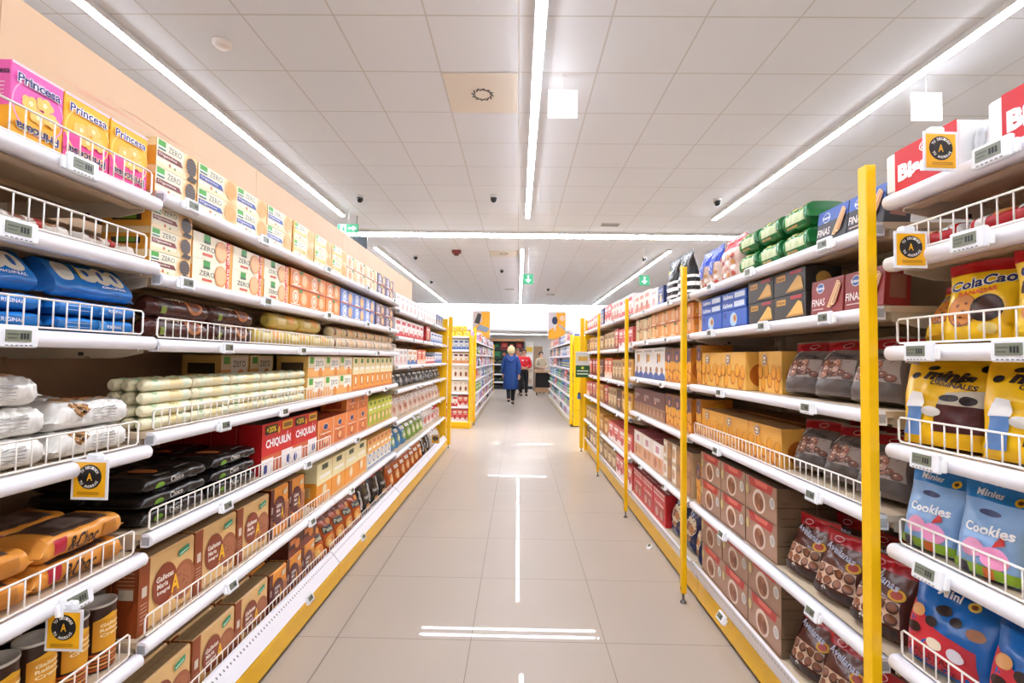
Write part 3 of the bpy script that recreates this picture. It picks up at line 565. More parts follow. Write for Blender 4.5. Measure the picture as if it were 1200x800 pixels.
# ------------------------------------------------------------------ stocking the shelves
ORD = 'zeroth first second third fourth fifth sixth seventh eighth ninth tenth eleventh twelfth thirteenth fourteenth fifteenth sixteenth seventeenth eighteenth nineteenth twentieth'.split()
SEEN = set()
FR = {'L': 1.045, 'R': .94}
def put(key, side, x, y, z, label, group, yaw=0., tilt=0., roll=0., sx=1., sz=1.):
    p = P[key]; base = PI / 2 if side == 'L' else -PI / 2 if side == 'R' else 0
    o = link(p['name'], p['me'], loc=(x, y, z), label=label, cat=p['cat'], group=group)
    o.rotation_mode = 'XYZ'
    o.rotation_euler = (tilt, roll, base + yaw); o.scale = (sx, 1, sz)
    for n, m in p['kids']: link(n, m, parent=o)
    return o
def row(side, where, z, y0, y1, key, look, n=None, tiers=1, rows=1, sz=1., tilt=0., jy=.0, x0=None, y=None, order=1, roll=0., xsign=None, plane=None, face=None, gap=.004, yaw=0.):
    """a run of facings between y0 and y1; tiers upwards, rows backwards"""
    p = P[key]; W, H, D = p['W'], p['H'] * sz, p['D']
    n = n or max(1, round((y1 - y0) / W)); pitch = (y1 - y0) / n; front = plane or FR[side]
    sg = -1 if side == 'L' else 1
    plural = {'box': 'boxes'}.get(p['cat'].split()[-1], p['cat'].split()[-1] + 's')
    for r in range(rows):
        for t in range(tiers):
            for k in range(n):
                kk = k
                extra = abs(math.sin(tilt)) * H / 2
                d = front + D / 2 + extra + r * (D + .006 + 2 * extra)
                yy = y0 + pitch * (kk + .5)
                lab = look
                if n > 1: lab += ', ' + ORD[k + 1] + ' along'
                if tiers > 1: lab += ', ' + (['lower', 'upper'] if tiers == 2 else ['bottom', 'middle', 'top'] if tiers == 3 else ['bottom', 'second', 'third', 'top'])[t] + ' layer'
                if rows > 1: lab += ', ' + (['front', 'back'] if rows == 2 else ['front', 'second', 'third', 'back'])[r] + ' row'
                lab += ', ' + where
                assert lab not in SEEN, lab
                SEEN.add(lab)
                assert len(lab.replace(',', '').split()) <= 16, lab
                rr = random.uniform(-1, 1)
                lift = math.sin(abs(tilt)) * D * (.42 if tilt > 0 else .46)
                put(key, side, sg * (d + abs(rr) * .003), yy, z + lift + t * (H + .0008) + .0012, lab, look + ' ' + plural + ' ' + where,
                    yaw=rr * jy + yaw, tilt=tilt if tilt else 0, sx=(pitch - gap) / W, sz=sz)

def shelfname(side, bay, i):
    return ''
PB, YP = 'peach-backed', 'yellow-posted'
def wh(a, i): return a + ' ' + ORD[i] + ' shelf'

# --- peach-backed run, near bay (A)
A = lambda i: wh('near peach-backed', i)
zA = [1.693, 1.514, 1.305, 1.007, .716, .445]
row('L', A(1), zA[0], .935, 1.05, 'prin_pink', 'pink and yellow flower biscuit box')
row('L', A(1), zA[0], 1.05, 1.295, 'prin_yel', 'yellow and pink flower biscuit box', n=2)
row('L', A(2), zA[1], .72, 1.28, 'foil_low', 'flat silver brown biscuit pack', n=3, rows=2, jy=.06)
row('L', A(3), zA[2], .79, 1.29, 'blue_pack_plain', 'glossy blue biscuit pack', n=2, tiers=2)
row('L', A(3) + ' pile top', zA[2] + .081, .78, 1.285, 'blue_pack', 'blue pack with cream letters', n=2, jy=.03, tilt=.85, plane=1.035)
row('L', A(4), zA[3], .84, 1.28, 'foil_pack', 'crumpled white chip cookie pack', n=2, tiers=2, jy=.05)
row('L', A(4) + ' pile top', zA[3] + .133, .8, 1.04, 'foil_pack', 'crumpled white cookie pack lying alone', jy=.1)
row('L', A(4), zA[3], .84, 1.28, 'foil_pack', 'white cookie pack behind others', n=2, tiers=2, plane=1.2)
row('L', A(5), zA[4], .80, 1.28, 'choc_pack', 'orange and black chocolate biscuit pack', n=2, tiers=2, rows=2, jy=.05)
row('L', A(6), zA[5], .80, 1.285, 'tin', 'amber and brown biscuit tin', n=6, rows=3)

# --- peach-backed run, middle bays (B)
M = lambda i: wh('peach-backed', i)
zB = [1.72, 1.487, 1.30, 1.038, .76, .468, .125]
row('L', M(1), zB[0], 1.325, 1.50, 'zero_choc', 'cream box with chocolate oval', tiers=2)
row('L', M(1), zB[0], 1.50, 2.14, 'zero_blue', 'cream box with navy banner', n=3, tiers=2)
row('L', M(1), zB[0], 2.15, 2.83, 'zero_yel', 'yellow and white biscuit box', n=3, tiers=2)
row('L', M(1), zB[0], 2.84, 3.46, 'orangewhite', 'orange and white biscuit box', n=3, tiers=2, sz=.97)
row('L', M(1), zB[0], 3.47, 3.92, 'violet', 'dark violet biscuit box', n=2, tiers=2)
row('L', M(2), zB[1], 1.315, 1.485, 'zero_choc', 'cream box with dark chocolate biscuit', tiers=3, sz=.82)
row('L', M(2), zB[1], 1.49, 2.13, 'zero_red', 'cream box with red end band', n=3, tiers=2, sz=1.05)
row('L', M(2), zB[1], 2.14, 2.75, 'orange', 'bright orange biscuit box', n=3, tiers=2, sz=.97)
row('L', M(2), zB[1], 2.76, 3.42, 'blue', 'pale blue biscuit box', n=3, tiers=2, sz=.95)
row('L', M(2), zB[1], 3.44, 3.94, 'violet', 'slate biscuit box', n=2, tiers=2, sz=1.05)
row('L', M(3), zB[2], 1.33, 1.86, 'choc_roll', 'dark chocolate biscuit roll', n=2, tiers=2)
row('L', M(3), zB[2], 1.87, 2.62, 'yellow_roll', 'mustard yellow biscuit roll', n=3, rows=1, tiers=1)
row('L', M(3) + ' pile top', zB[2] + .072, 2.0, 2.5, 'yellow_roll', 'mustard roll on the others', n=2)
row('L', M(3), zB[2], 2.64, 3.93, 'mixed_roll', 'brown and cream biscuit roll', n=7, tiers=2)
row('L', M(4), zB[3], 1.325, 2.33, 'cream_roll', 'thin cream biscuit roll', n=5, tiers=4, rows=3, sz=.97)
row('L', M(4) + ' at the back', zB[3], 1.9, 2.31, 'zero_tall', 'shaded yellow box behind cream rolls', n=2, tiers=2, plane=1.2, gap=.01)
row('L', M(4), zB[3], 2.35, 2.98, 'zero_tall', 'cream box with white label panel', n=3, tiers=2)
row('L', M(4), zB[3], 2.99, 3.94, 'tall_yel', 'slim yellow and orange box', n=8)
row('L', M(5), zB[4], 1.325, 1.92, 'black_pack', 'glossy black biscuit pack', n=2, tiers=3, rows=2, sz=.95)
row('L', M(5), zB[4], 1.94, 2.48, 'red_plus', 'red box with yellow percent flash', n=2, rows=4)
row('L', M(5), zB[4], 2.49, 3.31, 'digest', 'orange box with navy oval', n=4)
row('L', M(5) + ' pile top', zB[4] + .157, 2.90, 3.31, 'digest_small', 'small orange box with navy oval', n=2)
row('L', M(5), zB[4], 3.33, 3.945, 'tall_green', 'slim lime green box', n=6)
row('L', M(6), zB[5], 1.325, 2.02, 'kraft', 'tan box with brown disc', n=3, rows=4)
row('L', M(6), zB[5], 2.03, 2.35, 'orange_a', 'orange box with maroon disc', n=2, rows=3)
row('L', M(6), zB[5], 2.49, 3.31, 'cereal', 'yellow orange cereal box', n=4)
row('L', M(6), zB[5], 3.33, 3.945, 'kids', 'slim orange white cereal box', n=6)
row('L', M(7), zB[6], 1.325, 2.03, 'kraft', 'tan box with brown disc', n=3, rows=4, sz=.97)
row('L', M(7), zB[6], 2.04, 2.5, 'orange_a', 'orange box with maroon disc', n=3, rows=2, sz=.9)
row('L', M(7) + ' pile top', zB[6] + .192, 2.2, 2.5, 'dark_orange', 'dark brown box with orange oval', n=2)
row('L', M(7), zB[6], 2.52, 3.3, 'orange_bag', 'orange brown dried fruit bag', n=5, rows=2, tilt=-.1, jy=.08, yaw=-.2)
row('L', M(7), zB[6], 3.32, 3.93, 'black_bag', 'glossy black snack bag', n=3, rows=2, tilt=-.12, jy=.08, yaw=-.2)

# --- peach-backed run, far bays (C)
C_ = lambda i: wh('far peach-backed', i)
zC = [1.665, 1.437, 1.187, .982, .715, .44, .125]
row('L', C_(1), zC[0], 4.0, 6.0, 'g_white', 'white grocery box', n=12, sz=.9)
row('L', C_(1), zC[0], 6.02, 6.55, 'g_navy', 'dark blue grocery box', n=3, sz=.9)
row('L', C_(2), zC[1], 4.0, 5.2, 'g_redwhite', 'red and white grocery box', n=6)
row('L', C_(2), zC[1], 5.35, 5.6, 'g_red', 'tall red grocery box', n=1, sz=1.1)
row('L', C_(2), zC[1], 5.65, 6.5, 'g_bluewhite', 'pale blue grocery box', n=4, sz=.8)
row('L', C_(3), zC[2], 4.0, 4.45, 'g_white', 'white grocery box', n=3, sz=.9)
row('L', C_(3), zC[2], 4.47, 4.9, 'g_bluebase', 'cream box with blue base', n=2, sz=.9)
row('L', C_(3), zC[2], 4.92, 5.35, 'g_orangered', 'orange red grocery box', n=2, sz=.95)
row('L', C_(3), zC[2], 5.37, 5.95, 'g_redwhite', 'low red and white box', n=3, sz=.5)
row('L', C_(3), zC[2], 5.97, 6.5, 'g_bluewhite', 'pale grocery box', n=3, sz=.85)
row('L', C_(4), zC[3], 4.0, 6.5, 'bag_dark', 'charcoal and silver snack bag', n=11, tilt=-.2, jy=.1)
row('L', C_(5), zC[4], 4.0, 6.5, 'bag_pink', 'cream and pink snack bag', n=12, tilt=-.12, jy=.08)
row('L', C_(6), zC[5], 4.0, 4.6, 'bag_blue', 'steel blue snack bag', n=3, tilt=-.12, jy=.08)
row('L', C_(6), zC[5], 4.62, 5.4, 'bag_green', 'green snack bag', n=4, tilt=-.12, jy=.08)
row('L', C_(6), zC[5], 5.42, 6.1, 'bag_white', 'white snack bag with red top', n=3, tilt=-.12, jy=.08)
row('L', C_(6), zC[5], 6.12, 6.5, 'snack_red', 'red topped snack bag', n=2, tilt=-.1)
row('L', C_(7), zC[6], 4.0, 5.4, 'bag_amber', 'amber snack bag', n=7, tilt=-.1, jy=.08)
row('L', C_(7), zC[6], 5.42, 5.9, 'black_bag', 'dark snack bag', n=2, tilt=-.1)
row('L', C_(7), zC[6], 5.92, 6.5, 'bag_white', 'white snack bag with red top', n=3, tilt=-.1)

# --- yellow-posted run, near bay
N0 = lambda i: wh('near yellow-posted', i)
z0 = [1.677, 1.523, 1.304, 1.067, .826, .564]
row('R', N0(1), z0[0], .99, 1.19, 'white_red_pack', 'red and white biscuit box beside post', plane=.915)
row('R', N0(1), z0[0], .74, .938, 'white_red_pack', 'red and white biscuit box at frame edge', plane=.92)
row('R', N0(1), z0[0], .94, .988, 'foil_small', 'crumpled white foil pack between red boxes')
row('R', N0(2), z0[1], .66, 1.18, 'red_low', 'flat red and white pack', n=3, rows=2)
row('R', N0(3), z0[2], 1.05, 1.175, 'cola_bag', 'yellow bag leaning behind another', n=1, tilt=-.42, sz=.85, plane=.945, yaw=.2)
row('R', N0(3), z0[2], .935, 1.075, 'cola_bag', 'yellow bag with chocolate dipped cookie', n=1, tilt=-.1, yaw=.3, plane=.93)
row('R', N0(3), z0[2], .79, .93, 'mini_choc_bag', 'yellow bag with brown letters', n=1, tilt=-.1, yaw=.25, plane=.93)
row('R', N0(4), z0[3], .80, 1.19, 'mini_bag', 'yellow bag with maroon window', n=2, tilt=-.12, yaw=.26, plane=.925)
row('R', N0(5), z0[4], .915, 1.19, 'sky_bag', 'sky blue cookie bag', n=2, tilt=-.12, rows=2, yaw=.26, plane=.925)
row('R', N0(5), z0[4], .78, .92, 'mini_bag', 'yellow bag beside sky blue bags', n=1, tilt=-.12, sz=.9, yaw=.2, plane=.93)
row('R', N0(6), z0[5], .80, 1.19, 'blue_red_bag', 'royal blue and red cookie bag', n=2, tilt=-.15, rows=2, yaw=.26, plane=.925)

# --- yellow-posted run, bays between the posts
R1 = lambda i: wh('yellow-posted bay one', i)
R2 = lambda i: wh('yellow-posted bay two', i)
R3 = lambda i: wh('yellow-posted bay three', i)
R4 = lambda i: wh('yellow-posted bay four', i)
z1 = [1.623, 1.408, 1.14, .88, .53, .215]
row('R', R1(1), z1[0], 1.235, 1.52, 'finas_black', 'black wafer box with blue top', n=2, tilt=-.12)
row('R', R1(1), z1[0], 1.54, 2.04, 'green_pack', 'glossy green pack', n=3, tiers=2)
row('R', R1(1), z1[0], 2.05, 2.25, 'snack_red', 'red topped snack bag', n=1)
row('R', R1(1), z1[0], 2.255, 2.5, 'snack_blue', 'blue topped snack bag', n=2, sz=.9)
row('R', R1(2), z1[1], 1.235, 1.54, 'finas_red', 'brick red wafer box', n=2, tilt=-.06)
row('R', R1(2), z1[1], 1.56, 1.95, 'wafer_black', 'black box with golden wafer', n=2, tiers=2)
row('R', R1(2), z1[1], 1.965, 2.44, 'blue_big', 'royal blue biscuit box', n=2)
row('R', R1(2) + ' pile top', z1[1] + .082, 1.965, 2.44, 'blue_small', 'low blue box', n=2, tiers=2)
row('R', R1(2), z1[1], 2.445, 2.51, 'plain_orange', 'orange box end beside post', n=1, tiers=2, sz=.9)
row('R', R1(3), z1[2], 2.445, 2.51, 'gold_tall', 'orange box with violet disc', n=1)
row('R', R1(3), z1[2], 1.97, 2.44, 'gold_box', 'golden cookie box', n=2)
row('R', R1(3), z1[2], 1.76, 1.93, 'gold_box', 'golden cookie box beside grey bags', n=1, plane=.97)
row('R', R1(3), z1[2], 1.24, 1.735, 'grey_bag', 'grey cookie bag with red top', n=3, tilt=-.25, jy=.1, rows=2, yaw=.3, plane=.93)
row('R', R1(4), z1[3], 2.445, 2.51, 'gold_tall', 'orange box with violet disc', n=1, sz=.9)
row('R', R1(4), z1[3], 1.71, 2.44, 'gold_low', 'low golden cookie box', n=3, rows=2)
row('R', R1(4), z1[3], 1.24, 1.70, 'grey_bag', 'grey cookie bag with red top', n=3, tilt=-.32, jy=.1, rows=2, sz=.95, yaw=.3, plane=.93)
row('R', R1(5), z1[4], 2.455, 2.51, 'gold_tall', 'orange cookie box beside post', n=1)
row('R', R1(5), z1[4], 1.74, 2.45, 'brown_box', 'brown box with red flap', n=3, tiers=2, rows=2)
row('R', R1(5), z1[4], 1.24, 1.72, 'nut_bag', 'brown hazelnut chocolate bag', n=3, tilt=-.26, jy=.08, rows=2, yaw=.3, plane=.92)
row('R', R1(6), z1[5], 2.45, 2.51, 'navy_bag', 'navy biscuit bag beside post', n=1)
row('R', R1(6), z1[5], 1.715, 2.44, 'brown_box', 'brown box with red flap', n=3, tiers=2, rows=2, sz=1.03)
row('R', R1(6), z1[5], 1.24, 1.7, 'nut_bag', 'brown hazelnut chocolate bag', n=3, tilt=-.26, jy=.08, rows=2, yaw=.3, plane=.92)
z2 = [1.623, 1.405, 1.13, .86, .52, .205]
row('R', R2(1), z2[0], 2.66, 3.07, 'striped_bag', 'black and white striped bag', n=2)
row('R', R2(1), z2[0], 3.08, 3.2, 'g_navy', 'blue carton', n=1, sz=.8)
row('R', R2(1), z2[0], 3.22, 3.39, 'g_white', 'white carton', n=1, sz=.85)
row('R', R2(1), z2[0], 3.4, 3.84, 'g_pale', 'pink and cream carton', n=3, sz=.95)
row('R', R2(2), z2[1], 2.58, 3.39, 'plain_orange', 'soft orange box', n=4, tiers=2)
row('R', R2(2), z2[1], 3.4, 3.84, 'beige_box', 'beige biscuit box', n=2, tiers=2, sz=.93)
row('R', R2(3), z2[2], 2.58, 3.04, 'gold_tall', 'golden box with violet disc', n=3)
row('R', R2(3), z2[2], 3.05, 3.835, 'white_blue', 'white box with blue waves', n=3)
row('R', R2(4), z2[3], 2.58, 3.03, 'gold_tall', 'golden box with violet disc', n=3, sz=.95)
row('R', R2(4), z2[3], 3.04, 3.84, 'maroon_box', 'maroon assortment box', n=3)
row('R', R2(5), z2[4], 2.58, 3.07, 'tan_box', 'tan and white box', n=3, tiers=2, rows=2)
row('R', R2(5), z2[4], 3.08, 3.84, 'pink_box', 'cream box with maroon top', n=3, rows=2)
row('R', R2(6), z2[5], 2.58, 3.02, 'navy_bag', 'navy biscuit bag', n=2, tilt=-.12, rows=2)
row('R', R2(6), z2[5], 3.03, 3.84, 'red_box', 'red box with white diamonds', n=3, rows=2)
z3 = [1.64, 1.363, 1.07, .79, .465, .2]
def mix(wfn, zs, y0, y1, spec):
    for i, parts in enumerate(spec):
        tot = sum(q[2] for q in parts); y = y0
        for q in parts:
            w = (y1 - y0) * q[2] / tot
            row('R', wfn(i + 1), zs[i], y + .004, y + w - .004, q[0], q[1], n=q[3], sz=q[4], tiers=q[5] if len(q) > 5 else 1)
            y += w
mix(R3, z3, 3.9, 5.17, [
    [('g_redwhite', 'red and white carton', 3, 3, 1.1), ('g_pale', 'pale red carton', 2, 3, 1.15), ('g_pinkred', 'coral carton', 2, 2, 1.2)],
    [('g_pinkred', 'coral carton', 3, 3, 1.1), ('g_red', 'deep red carton', 1, 1, 1.2), ('g_tan', 'tan carton', 3, 3, 1.1)],
    [('g_gold', 'golden carton', 2, 2, 1.25), ('g_tan', 'tan carton', 2, 3, 1.2), ('g_orangered', 'bright red carton', 2, 2, 1.3)],
    [('g_gold', 'golden carton', 2, 2, 1.2), ('g_brown', 'brown carton', 1, 1, 1.1), ('g_tan', 'tan carton', 2, 3, 1.2), ('g_red', 'deep red carton', 1, 1, 1.25)],
    [('g_pinkred', 'coral carton', 4, 4, 1.1), ('g_gold', 'golden carton', 1, 1, 1.1)],
    [('g_pinkred', 'coral carton', 3, 4, 1.1), ('g_tan', 'tan carton', 3, 3, 1.05)]])
mix(R4, z3, 5.23, 6.48, [
    [('g_navy', 'navy carton', 1, 1, 1.2), ('g_pale', 'pale red carton', 3, 4, 1.1), ('g_redwhite', 'red and white carton', 3, 3, 1.0)],
    [('g_tan', 'tan carton', 3, 3, 1.0), ('g_gold', 'golden carton', 2, 2, 1.1), ('g_brown', 'brown carton', 1, 1, 1.)],
    [('g_brown', 'brown carton', 1, 1, 1.2), ('g_red', 'deep red carton', 3, 4, 1.25)],
    [('g_gold', 'golden carton', 2, 3, 1.2), ('g_red', 'deep red carton', 2, 2, 1.2), ('g_orangered', 'bright red carton', 1, 2, 1.1)],
    [('g_gold', 'golden carton', 3, 4, 1.2), ('g_tan', 'tan carton', 2, 2, 1.15)],
    [('g_tan', 'tan carton', 3, 4, 1.1), ('g_brown', 'brown carton', 1, 1, 1.0)]])

exec_far = True
# ------------------------------------------------------------------ shelving
WHITE = ('#eceaf0', .3); BEIGE = ('#cdb89c', .5); YEL = ('#f8c200', .32)
def panel_mat(name, h1, h2):
    m = bpy.data.materials.new(name); m.use_nodes = True; nt = m.node_tree; b = nt.nodes['Principled BSDF']
    tc = nt.nodes.new('ShaderNodeTexCoord'); nz = nt.nodes.new('ShaderNodeTexNoise'); nz.inputs['Scale'].default_value = 3; nz.inputs['Detail'].default_value = 6
    cr = nt.nodes.new('ShaderNodeValToRGB'); cr.color_ramp.elements[0].color = rgb(h1); cr.color_ramp.elements[1].color = rgb(h2)
    cr.color_ramp.elements[0].position = .35; cr.color_ramp.elements[1].position = .7
    nt.links.new(tc.outputs['Object'], nz.inputs['Vector']); nt.links.new(nz.outputs['Fac'], cr.inputs['Fac']); nt.links.new(cr.outputs['Color'], b.inputs['Base Color'])
    b.inputs['Roughness'].default_value = .55
    return m
PEACH = panel_mat('peach_sheet', '#d3b08e', '#d8b896')
SAND = panel_mat('sand_sheet', '#c8b498', '#d0bda2')
LFR, RFR = 1.0, .9           # distance of the rail fronts from the camera's axis
def nose(sg, fr, z):         # rounded rail profile in (x, z)
    pts = []
    for k in range(11):
        a = PI / 2 + PI * k / 10
        pts.append((fr + .016 + .016 * math.cos(a), z - .018 + .018 * math.sin(a)))
    pts += [(fr + .034, z - .036), (fr + .034, z)]
    return [(sg * x, y) for x, y in pts]
def shelf(side, z, y0, y1, label, guard=None, base=False, back=None, name='shelf', grp=None):
    sg = -1 if side == 'L' else 1; fr = LFR if side == 'L' else RFR; back = back or (1.466 if side == 'L' else 1.376)
    e = link(name, None, loc=(0, 0, 0), label=label, cat='shelf', group=grp); e.empty_display_size = .05
    e.location = (sg * fr, (y0 + y1) / 2, z)
    def part(b, nm):
        o = build(b, nm, parent=e); o.location = -Vector(e.location); return o
    b = B(); xs = sorted((sg * (fr + .03), sg * back))
    b.box(xs[0], xs[1], y0, y1, z - .016, z, BEIGE)
    if not base:
        xs2 = sorted((sg * (fr + .05), sg * (fr + .09))); b.box(xs2[0], xs2[1], y0 + .01, y1 - .01, z - .034, z - .016, BEIGE)
        xs2 = sorted((sg * (fr + .25), sg * (fr + .3))); b.box(xs2[0], xs2[1], y0 + .01, y1 - .01, z - .03, z - .016, BEIGE)
    part(b, 'deck')
    b = B()
    if base:
        A_, C_2 = ((-.035, -.007), (.014, .055)) if side == 'L' else ((.052, .118 - z), (.016, .006))
        pr = [(fr + A_[0] + .012, z + A_[1]), (fr + A_[0], z + A_[1] + .005), (fr + C_2[0], z + C_2[1]), (fr + .026 if side == 'L' else fr + .029, z + C_2[1]), (fr + .026 if side == 'L' else fr + .064, z - .007 if side == 'L' else .118)]
        b.prism([(sg * x, q) for x, q in pr], 'y', y0 + .002, y1 - .002, WHITE)
        n = int((y1 - y0) / .02)
        for k in range(n):
            yy = y0 + .012 + k * .02
            vs = []
            for t, dy in ((.7, 0), (.7, .006), (.82, .006), (.82, 0)):
                vs.append((sg * (fr + A_[0] + (C_2[0] - A_[0]) * t - .0008), yy + dy, z + A_[1] + .005 + (C_2[1] - A_[1] - .005) * t + .0004))
            b.add(vs, [(0, 1, 2, 3)], '#77777a')
    else:
        b.prism(nose(sg, fr, z), 'y', y0 + .002, y1 - .002, WHITE, True)
        for yy in (y0 + .002, y1 - .002):
            sgn = -1 if yy < (y0 + y1) / 2 else 1
            b.prism([(sg * (fr + .008), z - .03), (sg * (fr + .03), z - .03), (sg * (fr + .03), z - .008), (sg * (fr + .008), z - .008)], 'y', yy, yy + sgn * .0012, '#a8aaae')
    part(b, 'price_rail')
    if not base:
        for yy in (y0 + .004, y1 - .008):
            b = B(); pr = [(fr + .05, z - .016), (fr + .05, z - .04), (fr + .12, z - .056), (back - .03, z - .062), (back - .03, z - .016)]
            b.prism([(sg * x, q) for x, q in pr], 'y', yy, yy + .004, ('#c6b8a4', .5))
            b.prism([(sg * (fr + .2), z - .055), (sg * (fr + .215), z - .055), (sg * (fr + .215), z - .045), (sg * (fr + .2), z - .045)], 'y', yy - .0006, yy + .0046, '#2a2622')
            part(b, 'bracket')
    if guard:
        g0, g1, gh = guard; b = B(); gx = sg * (fr + .024); WC = ('#f2ebe2', .35)
        zb = z + .006 if not base else z + .03; zt = zb + gh; gx = gx if not base else sg * (fr + .031); r = .006
        loop = [(gx, g0 + r, zt), (gx, g1 - r, zt), (gx, g1, zt - r), (gx, g1, zb + r), (gx, g1 - r, zb), (gx, g0 + r, zb), (gx, g0, zb + r), (gx, g0, zt - r)]
        b.tube(loop, .0026, WC, 6, True)
        n = int((g1 - g0) / .0305)
        for k in range(1, n): yy = g0 + (g1 - g0) * k / n; b.tube([(gx, yy, zb), (gx, yy, zt)], .0017, WC, 5)
        part(b, 'wire_guard')
    return e
def unit(side, y0, y1, label, top, backx, backmat, endplates=()):
    """back panel, slotted uprights and yellow plinth of one bay"""
    sg = -1 if side == 'L' else 1; fr = LFR if side == 'L' else RFR
    e = link('shelving_bay', None, loc=(sg * backx, (y0 + y1) / 2, 0), label=label, cat='shelving bay', group='shelving bays along the aisle'); e.empty_display_size = .1
    def part(b, nm): o = build(b, nm, parent=e); o.location = -Vector(e.location); return o
    b = B(); xs = sorted((sg * backx, sg * (backx + .02))); b.box(xs[0], xs[1], y0 + .001, y1 - .001, .02, top, backmat, .001)
    if side == 'L' and y0 < 4:
        rr = random.Random(int(y0 * 10) + 5)
        for k in range(14):
            yy = rr.uniform(y0 + .1, y1 - .5); zz = rr.uniform(1.98, 2.22); l = rr.uniform(.06, .35); dz = rr.uniform(-.02, .02)
            b.add([(sg * (backx - .0006), yy, zz), (sg * (backx - .0006), yy + l, zz + dz), (sg * (backx - .0006), yy + l, zz + dz + .0022), (sg * (backx - .0006), yy, zz + .0018)], [(0, 1, 2, 3)], '#e09a86')
    part(b, 'back_panel')
    b = B()
    px = fr - .035 if side == 'L' else fr + .055
    xs = sorted((sg * px, sg * (px + .012))); b.box(xs[0], xs[1], y0 + .0015, y1 - .0015, .022, .115, YEL, .001)
    part(b, 'plinth')
    for yy in (y0, y1):
        b = B(); xs = sorted((sg * (backx - .03), sg * (backx - .001)))
        ya, yb = (yy, yy + .02) if yy == y0 else (yy - .02, yy)
        b.box(xs[0], xs[1], ya, yb, .02, min(top, 1.75), ('#c9b79c', .5))
        for k in range(30): b.box(sg * (backx - .0312) - .0004, sg * (backx - .0312) + .0004, ya + .007, yb - .007, .12 + .05 * k, .145 + .05 * k, '#2a2622')
        part(b, 'upright')
    return e
Lb = [-.03, 1.307, 2.637, 3.967, 5.297, 6.6]
names = ['near', 'first full', 'second full', 'third full', 'end']
for i in range(5):
    unit('L', Lb[i], Lb[i + 1], names[i] + ' bay of the peach-backed shelving run', 2.31 if i < 4 else 2.3, 1.5, PEACH)
Rb = [-.13, 1.2, 2.53, 3.86, 5.19, 6.52]
for i in range(5):
    unit('R', Rb[i], Rb[i + 1], names[i] + ' bay of the yellow-posted shelving run', 1.7, 1.41, SAND)
NM = ['near', 'first', 'second', 'third', 'fourth']
for i, z in enumerate(zA):
    shelf('L', z, Lb[0] + .002, Lb[1] - .006, 'white railed shelf in near peach-backed bay, %s from top' % ORD[i + 1], guard=(.0, 1.275, .062) if i > 0 else (.0, 1.285, .062), grp='peach run shelves')
shelf('L', .125, Lb[0] + .002, Lb[1] - .006, 'bottom shelf of near peach-backed bay', base=True, grp='peach run shelves')
for bay in (1, 2):
    for i, z in enumerate(zB[:6]):
        g = None
        if i == 2 or (bay == 1 and i >= 3): g = (Lb[bay] + .02, Lb[bay + 1] - .03, .055)
        shelf('L', z, Lb[bay] + .002, Lb[bay + 1] - .002, 'white railed shelf, %s peach-backed bay past the near one, %s down' % (ORD[bay], ORD[i + 1]), guard=g, grp='peach run shelves')
    shelf('L', .125, Lb[bay] + .002, Lb[bay + 1] - .002, 'bottom slotted shelf of %s full peach-backed bay' % ORD[bay], base=True, guard=(Lb[bay] + .02, Lb[bay + 1] - .03, .055), grp='peach run shelves')
for bay in (3, 4):
    for i, z in enumerate(zC[:6]):
        shelf('L', z, Lb[bay] + .002, Lb[bay + 1] - .002, 'white railed shelf, %s peach-backed bay past the near one, %s down' % (ORD[bay], ORD[i + 1]), grp='peach run shelves')
    shelf('L', .125, Lb[bay] + .002, Lb[bay + 1] - .002, 'bottom slotted shelf of %s full peach-backed bay' % ORD[bay], base=True, grp='peach run shelves')
for i, z in enumerate(z0):
    shelf('R', z, Rb[0] + .03, Rb[1] - .02, 'white railed shelf in near yellow-posted bay, %s from top' % ORD[i + 1], guard=(.0, 1.165, .058) if i > 0 else None, grp='yellow-posted run shelves')
shelf('R', .215, Rb[0] + .03, Rb[1] - .02, 'bottom shelf of near yellow-posted bay', base=True, grp='yellow-posted run shelves')
for bay, zs in ((1, z1), (2, z2), (3, z3), (4, z3)):
    for i, z in enumerate(zs[:5]):
        shelf('R', z, Rb[bay] + .012, Rb[bay + 1] - .02, 'white railed shelf, yellow-posted %s bay beyond the near one, %s down' % (ORD[bay], ORD[i + 1]), guard=(Rb[bay] + .03, Rb[bay + 1] - .04, .055) if (bay, i) == (1, 3) else None, grp='yellow-posted run shelves')
    shelf('R', zs[5], Rb[bay] + .012, Rb[bay + 1] - .02, 'bottom slotted shelf of yellow-posted bay %s' % ORD[bay], base=True, grp='yellow-posted run shelves')
# posts
def post(x, y, h, label, sg=1, dx=.026, dy=.03, slots=False):
    e = link('yellow_post', None, loc=(x, y, 0), label=label, cat='post', group='yellow posts'); e.empty_display_size = .05
    b = B(); b.box(-dx / 2, dx / 2, -dy / 2, dy / 2, .05, h, YEL, .002)
    b.tube([(-dx / 2 - .001, 0, .075), (-dx / 2 + .002, 0, .075)], .006, '#6a5a1c', 8)
    if slots:
        for k in range(int((h - .12) / .025)): b.box(-dx / 2 - .0006, dx / 2 + .0006, -.006, .006, .1 + .025 * k, .112 + .025 * k, '#5a4a10')
    build(b, 'column', parent=e)
    b = B(); b.lathe([(.006, .012), (.006, .05)], ('#8a8a8a', .3, .9), 10); b.lathe([(.016, 0), (.016, .006), (.008, .014)], ('#77777a', .35, .8), 14)
    build(b, 'levelling_foot', parent=e)
    return e
for i, y in enumerate(Rb[1:5]):
    post(.88, y, 1.76, 'yellow post, %s from camera along the open-topped run' % ORD[i + 1])
post(.884, 6.56, 1.83, 'slotted yellow end post of the open-topped run', slots=True, dx=.05, dy=.06)
post(-.955, 6.645, 1.83, 'slotted yellow end post of the peach-backed run', slots=True, dx=.05, dy=.06)
